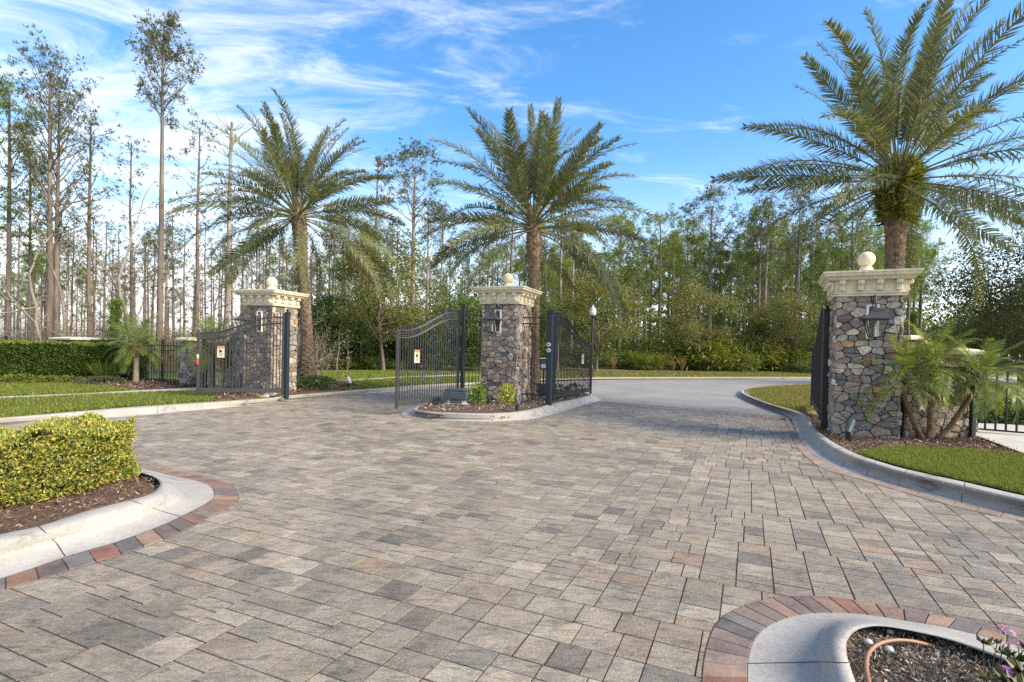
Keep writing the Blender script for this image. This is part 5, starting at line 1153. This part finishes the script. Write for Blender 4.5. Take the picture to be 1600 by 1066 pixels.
# the rest of the stands
def stand(n, x0, x1, yt, Yr, keys, label, group, wide=(.8, 1.15), gap=None):
    for k in range(n):
        x = x0 + (x1 - x0) * (k + rnd.uniform(.0, 1)) / n
        if gap and gap[0] < x < gap[1]: continue
        Y = Yr[0] + (Yr[1] - Yr[0]) * rnd.random() ** 1.2; tree(rnd.choice(keys), x, rnd.uniform(*yt), Y, label, group, rnd.uniform(*wide))
stand(64, -130, 600, (330, 440), (30, 46), ['sparse', 'wisp', 'wisp', 'side', 'sparse', 'wisp'], 'slender pine in the thin stand behind the left fence', 'slender pines behind the left fence')
stand(64, -130, 600, (370, 460), (44, 66), ['side', 'wisp', 'sparse', 'crown', 'wisp'], 'distant pine deep in the left stand', 'distant pines in the left stand', (.9, 1.3))
stand(14, -20, 560, (330, 440), (26, 42), ['bare', 'bare2', 'bare2'], 'bare grey tree among the slender pines on the left', 'bare trees in the left stand', (.7, 1.0))
stand(12, 560, 910, (320, 400), (34, 50), ['sparse', 'wisp', 'crown', 'green2', 'snag'], 'slender pine in the stand between the left and the middle palms', 'slender pines behind the median', (.8, 1.1))
stand(26, 560, 920, (390, 450), (44, 66), ['green', 'side', 'sparse', 'crown'], 'distant pine in the stand behind the median', 'distant pines behind the median', (.9, 1.3))
stand(44, 850, 1440, (350, 420), (46, 62), ['green', 'green2', 'crown', 'side', 'green'], 'green pine in the dense wood across the road', 'green pines across the road', (.85, 1.2))
stand(42, 850, 1440, (375, 440), (60, 85), ['green', 'green2', 'side'], 'distant green pine deep in the wood across the road', 'distant pines across the road', (1.0, 1.5))
stand(18, 640, 1440, (465, 530), (44, 56), ['under', 'under2', 'cedar', 'under'], 'dark understory tree filling the wood across the road', 'understory trees in the wood', (.9, 1.4))
stand(13, 490, 770, (455, 505), (31, 38), ['under', 'under2', 'under'], 'dark evergreen understory tree between the leaning palm and the median', 'understory trees behind the left lawn', (.9, 1.3))
stand(40, 620, 1300, (524, 566), (40, 47), ['bush', 'bush2', 'bush2', 'bush2'], 'low shrub along the edge of the wood', 'shrubs along the wood edge', (1.1, 1.7))
stand(13, 495, 640, (556, 566), (30.5, 33), ['bush', 'bush2'], 'low shrub behind the lawn right of the leaning palm', 'shrubs behind the left lawn', (1.2, 1.7))
for k in range(4): 
    x = [958, 1052, 1066, 1172][k]; b = At(x, 545, 39.5 + rnd.random()); b[2] = .1
    if k == 0:
        tuft(b, 110, 1.1, .4, .014, 'tall tan grass tuft at the edge of the wood', leafmat('tan_grass', [(0, (.22, .15, .07)), (1, (.36, .26, .12))]), 31); tn = bpy.context.scene.objects['ornamental_grass.001']; tn['group'] = 'tan grass tufts at the wood edge'
    else: dup_tree(tn, b, rnd.uniform(0, 6), [rnd.uniform(.7, 1.1)] * 3)
# brushwood on the left and the far mass of the wood: nobody could count these
mb = MB(); n = 42000; x = nr.uniform(-40, -4, n); y = 20 + nr.uniform(3, 22, n) + np.abs(x) * .0
hh = (1.9 + .8 * np.sin(x * .9) * np.sin(y * .5 + 1)) ; z = nr.uniform(0, 1, n) ** 1.3 * np.clip(hh, .6, 3) ; d = unit(nr.normal(size=(n, 3)) * .7 + [0, 0, .8])
q_ = x / y < -.34; x, y, z, d = x[q_], y[q_], z[q_], d[q_]; n = len(x)
mb.leaves(np.c_[x, y, z + .1], d, perp(d), nr.uniform(.4, 1.3, n), nr.uniform(.008, .02, n), col=np.ones((n, 3)))
n = 16000; x = nr.uniform(-40, -2, n); y = 20 + nr.uniform(3, 22, n); z = nr.uniform(0, 1, n) * (1.5 + .7 * np.sin(x * .8 + 2)); q_ = x / y < -.3; x, y, z = x[q_], y[q_], z[q_]; n = len(x); d = rdir(n, .3); mb.leaves(np.c_[x, y, np.maximum(z, 0) + .1], d, perp(d), nr.uniform(.08, .2, n), nr.uniform(.03, .07, n), col=np.ones((n, 3)) * [.9, .9, .9])
tag(mb.build('brushwood', MT['twig']), 'grey brown thicket under the left stand', 'undergrowth', kind='stuff')
mb = MB(); g = np.random.default_rng(77); tm = MB()
for k in range(190):
    u = g.uniform(0, 1); x0 = -8 + u * 96; y0 = 72 + g.uniform(0, 45) - x0 * .1; H = g.uniform(6, 11.5); n = 150; c = np.stack([g.normal(0, 1.6, n), g.normal(0, 1.6, n), g.uniform(.05, 1, n) * H], 1) + [x0, y0, 0]
    d = rdir(n, .2, g); mb.leaves(c, d, perp(d, g), g.uniform(.5, 1.1, n), g.uniform(.25, .5, n), col=np.ones((n, 3))); tm.tube([(x0, y0, 0), (x0, y0, H)], .12, 5, cap=False, mi=0)
o = mb.build('distant_wood', MT['darkleaf']); tag(o, 'dark distant foliage filling the wood', 'wood', kind='stuff')
# ------------------------------------------------------------------ sky and sun
SUN_EL, SUN_AZ = math.radians(36), math.radians(116)      # azimuth clockwise from the view direction (+Y towards +X)
w = bpy.data.worlds.new('World'); sc.world = w; w.use_nodes = True; t = w.node_tree; N = t.nodes; L = t.links; N.clear()
out = N.new('ShaderNodeOutputWorld'); bg = N.new('ShaderNodeBackground'); L.new(bg.outputs[0], out.inputs[0])
sky = N.new('ShaderNodeTexSky'); sky.sky_type = 'NISHITA'; sky.sun_disc = False; sky.sun_elevation = SUN_EL; sky.sun_rotation = SUN_AZ
sky.air_density = 1.0; sky.dust_density = .6; sky.ozone_density = 2.0; sky.altitude = 0
hs = N.new('ShaderNodeHueSaturation'); hs.inputs['Saturation'].default_value = 1.3; hs.inputs['Value'].default_value = 1.3; L.new(sky.outputs[0], hs.inputs['Color'])
tc = N.new('ShaderNodeTexCoord'); sx = N.new('ShaderNodeSeparateXYZ'); L.new(tc.outputs['Generated'], sx.inputs[0])
def math_(op, a, b=None, c=None):
    m = N.new('ShaderNodeMath'); m.operation = op
    for i, v in enumerate((a, b, c)):
        if v is None: continue
        if isinstance(v, (int, float)): m.inputs[i].default_value = v
        else: L.new(v, m.inputs[i])
    return m.outputs[0]
den = math_('ADD', math_('MAXIMUM', sx.outputs[2], 0), .14)
cx = N.new('ShaderNodeCombineXYZ'); L.new(math_('DIVIDE', sx.outputs[0], den), cx.inputs[0]); L.new(math_('DIVIDE', sx.outputs[1], den), cx.inputs[1])
mp = N.new('ShaderNodeMapping'); mp.inputs['Rotation'].default_value = (0, 0, math.radians(-38)); mp.inputs['Scale'].default_value = (.85, 1.7, 1); L.new(cx.outputs[0], mp.inputs[0])
def noise(s, d, ro, vec, dist=0):
    n = N.new('ShaderNodeTexNoise'); n.inputs['Scale'].default_value = s; n.inputs['Detail'].default_value = d; n.inputs['Roughness'].default_value = ro; n.inputs['Distortion'].default_value = dist; L.new(vec, n.inputs[0]); return n.outputs[0]
def rmp(v, a, b):
    r = N.new('ShaderNodeMapRange'); r.inputs[1].default_value = a; r.inputs[2].default_value = b; r.interpolation_type = 'SMOOTHSTEP'; L.new(v, r.inputs[0]); return r.outputs[0]
n1 = noise(2.6, 12, .66, mp.outputs[0], .7); n2 = noise(.55, 4, .5, cx.outputs[0])
left = rmp(sx.outputs[0], .25, -.55)                                  # the cirrus bank lies to the left
thr = math_('ADD', math_('MULTIPLY', math_('SUBTRACT', left, .20), .25), math_('MULTIPLY', math_('SUBTRACT', n2, .5), .42))
cl = rmp(math_('ADD', n1, thr), .50, .86)
hz = rmp(sx.outputs[2], .42, .0)
fac = math_('MINIMUM', math_('ADD', math_('MULTIPLY', cl, .66), math_('MULTIPLY', math_('POWER', hz, 1.8), .75)), 1.0)
mx = N.new('ShaderNodeMix'); mx.data_type = 'RGBA'; L.new(fac, mx.inputs[0]); L.new(hs.outputs[0], mx.inputs[6]); mx.inputs[7].default_value = (6.0, 6.0, 6.0, 1)
L.new(mx.outputs[2], bg.inputs[0]); bg.inputs[1].default_value = .10
sun = bpy.data.lights.new('sun', 'SUN'); sun.energy = 3.4; sun.angle = math.radians(24); sun.color = (1, .86, .66)
so = bpy.data.objects.new('sun', sun); COL.objects.link(so)
dv = Vector((math.sin(SUN_AZ) * math.cos(SUN_EL), math.cos(SUN_AZ) * math.cos(SUN_EL), math.sin(SUN_EL)))
so.rotation_euler = dv.to_track_quat('Z', 'Y').to_euler(); so.location = dv * 60
vs = sc.view_settings; vs.view_transform = 'Standard'; vs.look = 'None'; vs.gamma = 1; vs.use_curve_mapping = False; vs.exposure = 1.28
sc.cycles.max_bounces = 6; sc.cycles.transparent_max_bounces = 8; sc.cycles.diffuse_bounces = 3; sc.cycles.use_denoising = False; sc.cycles.denoiser = 'OPENIMAGEDENOISE'; sc.cycles.denoising_input_passes = 'RGB_ALBEDO_NORMAL'; sc.cycles.denoising_prefilter = 'NONE'
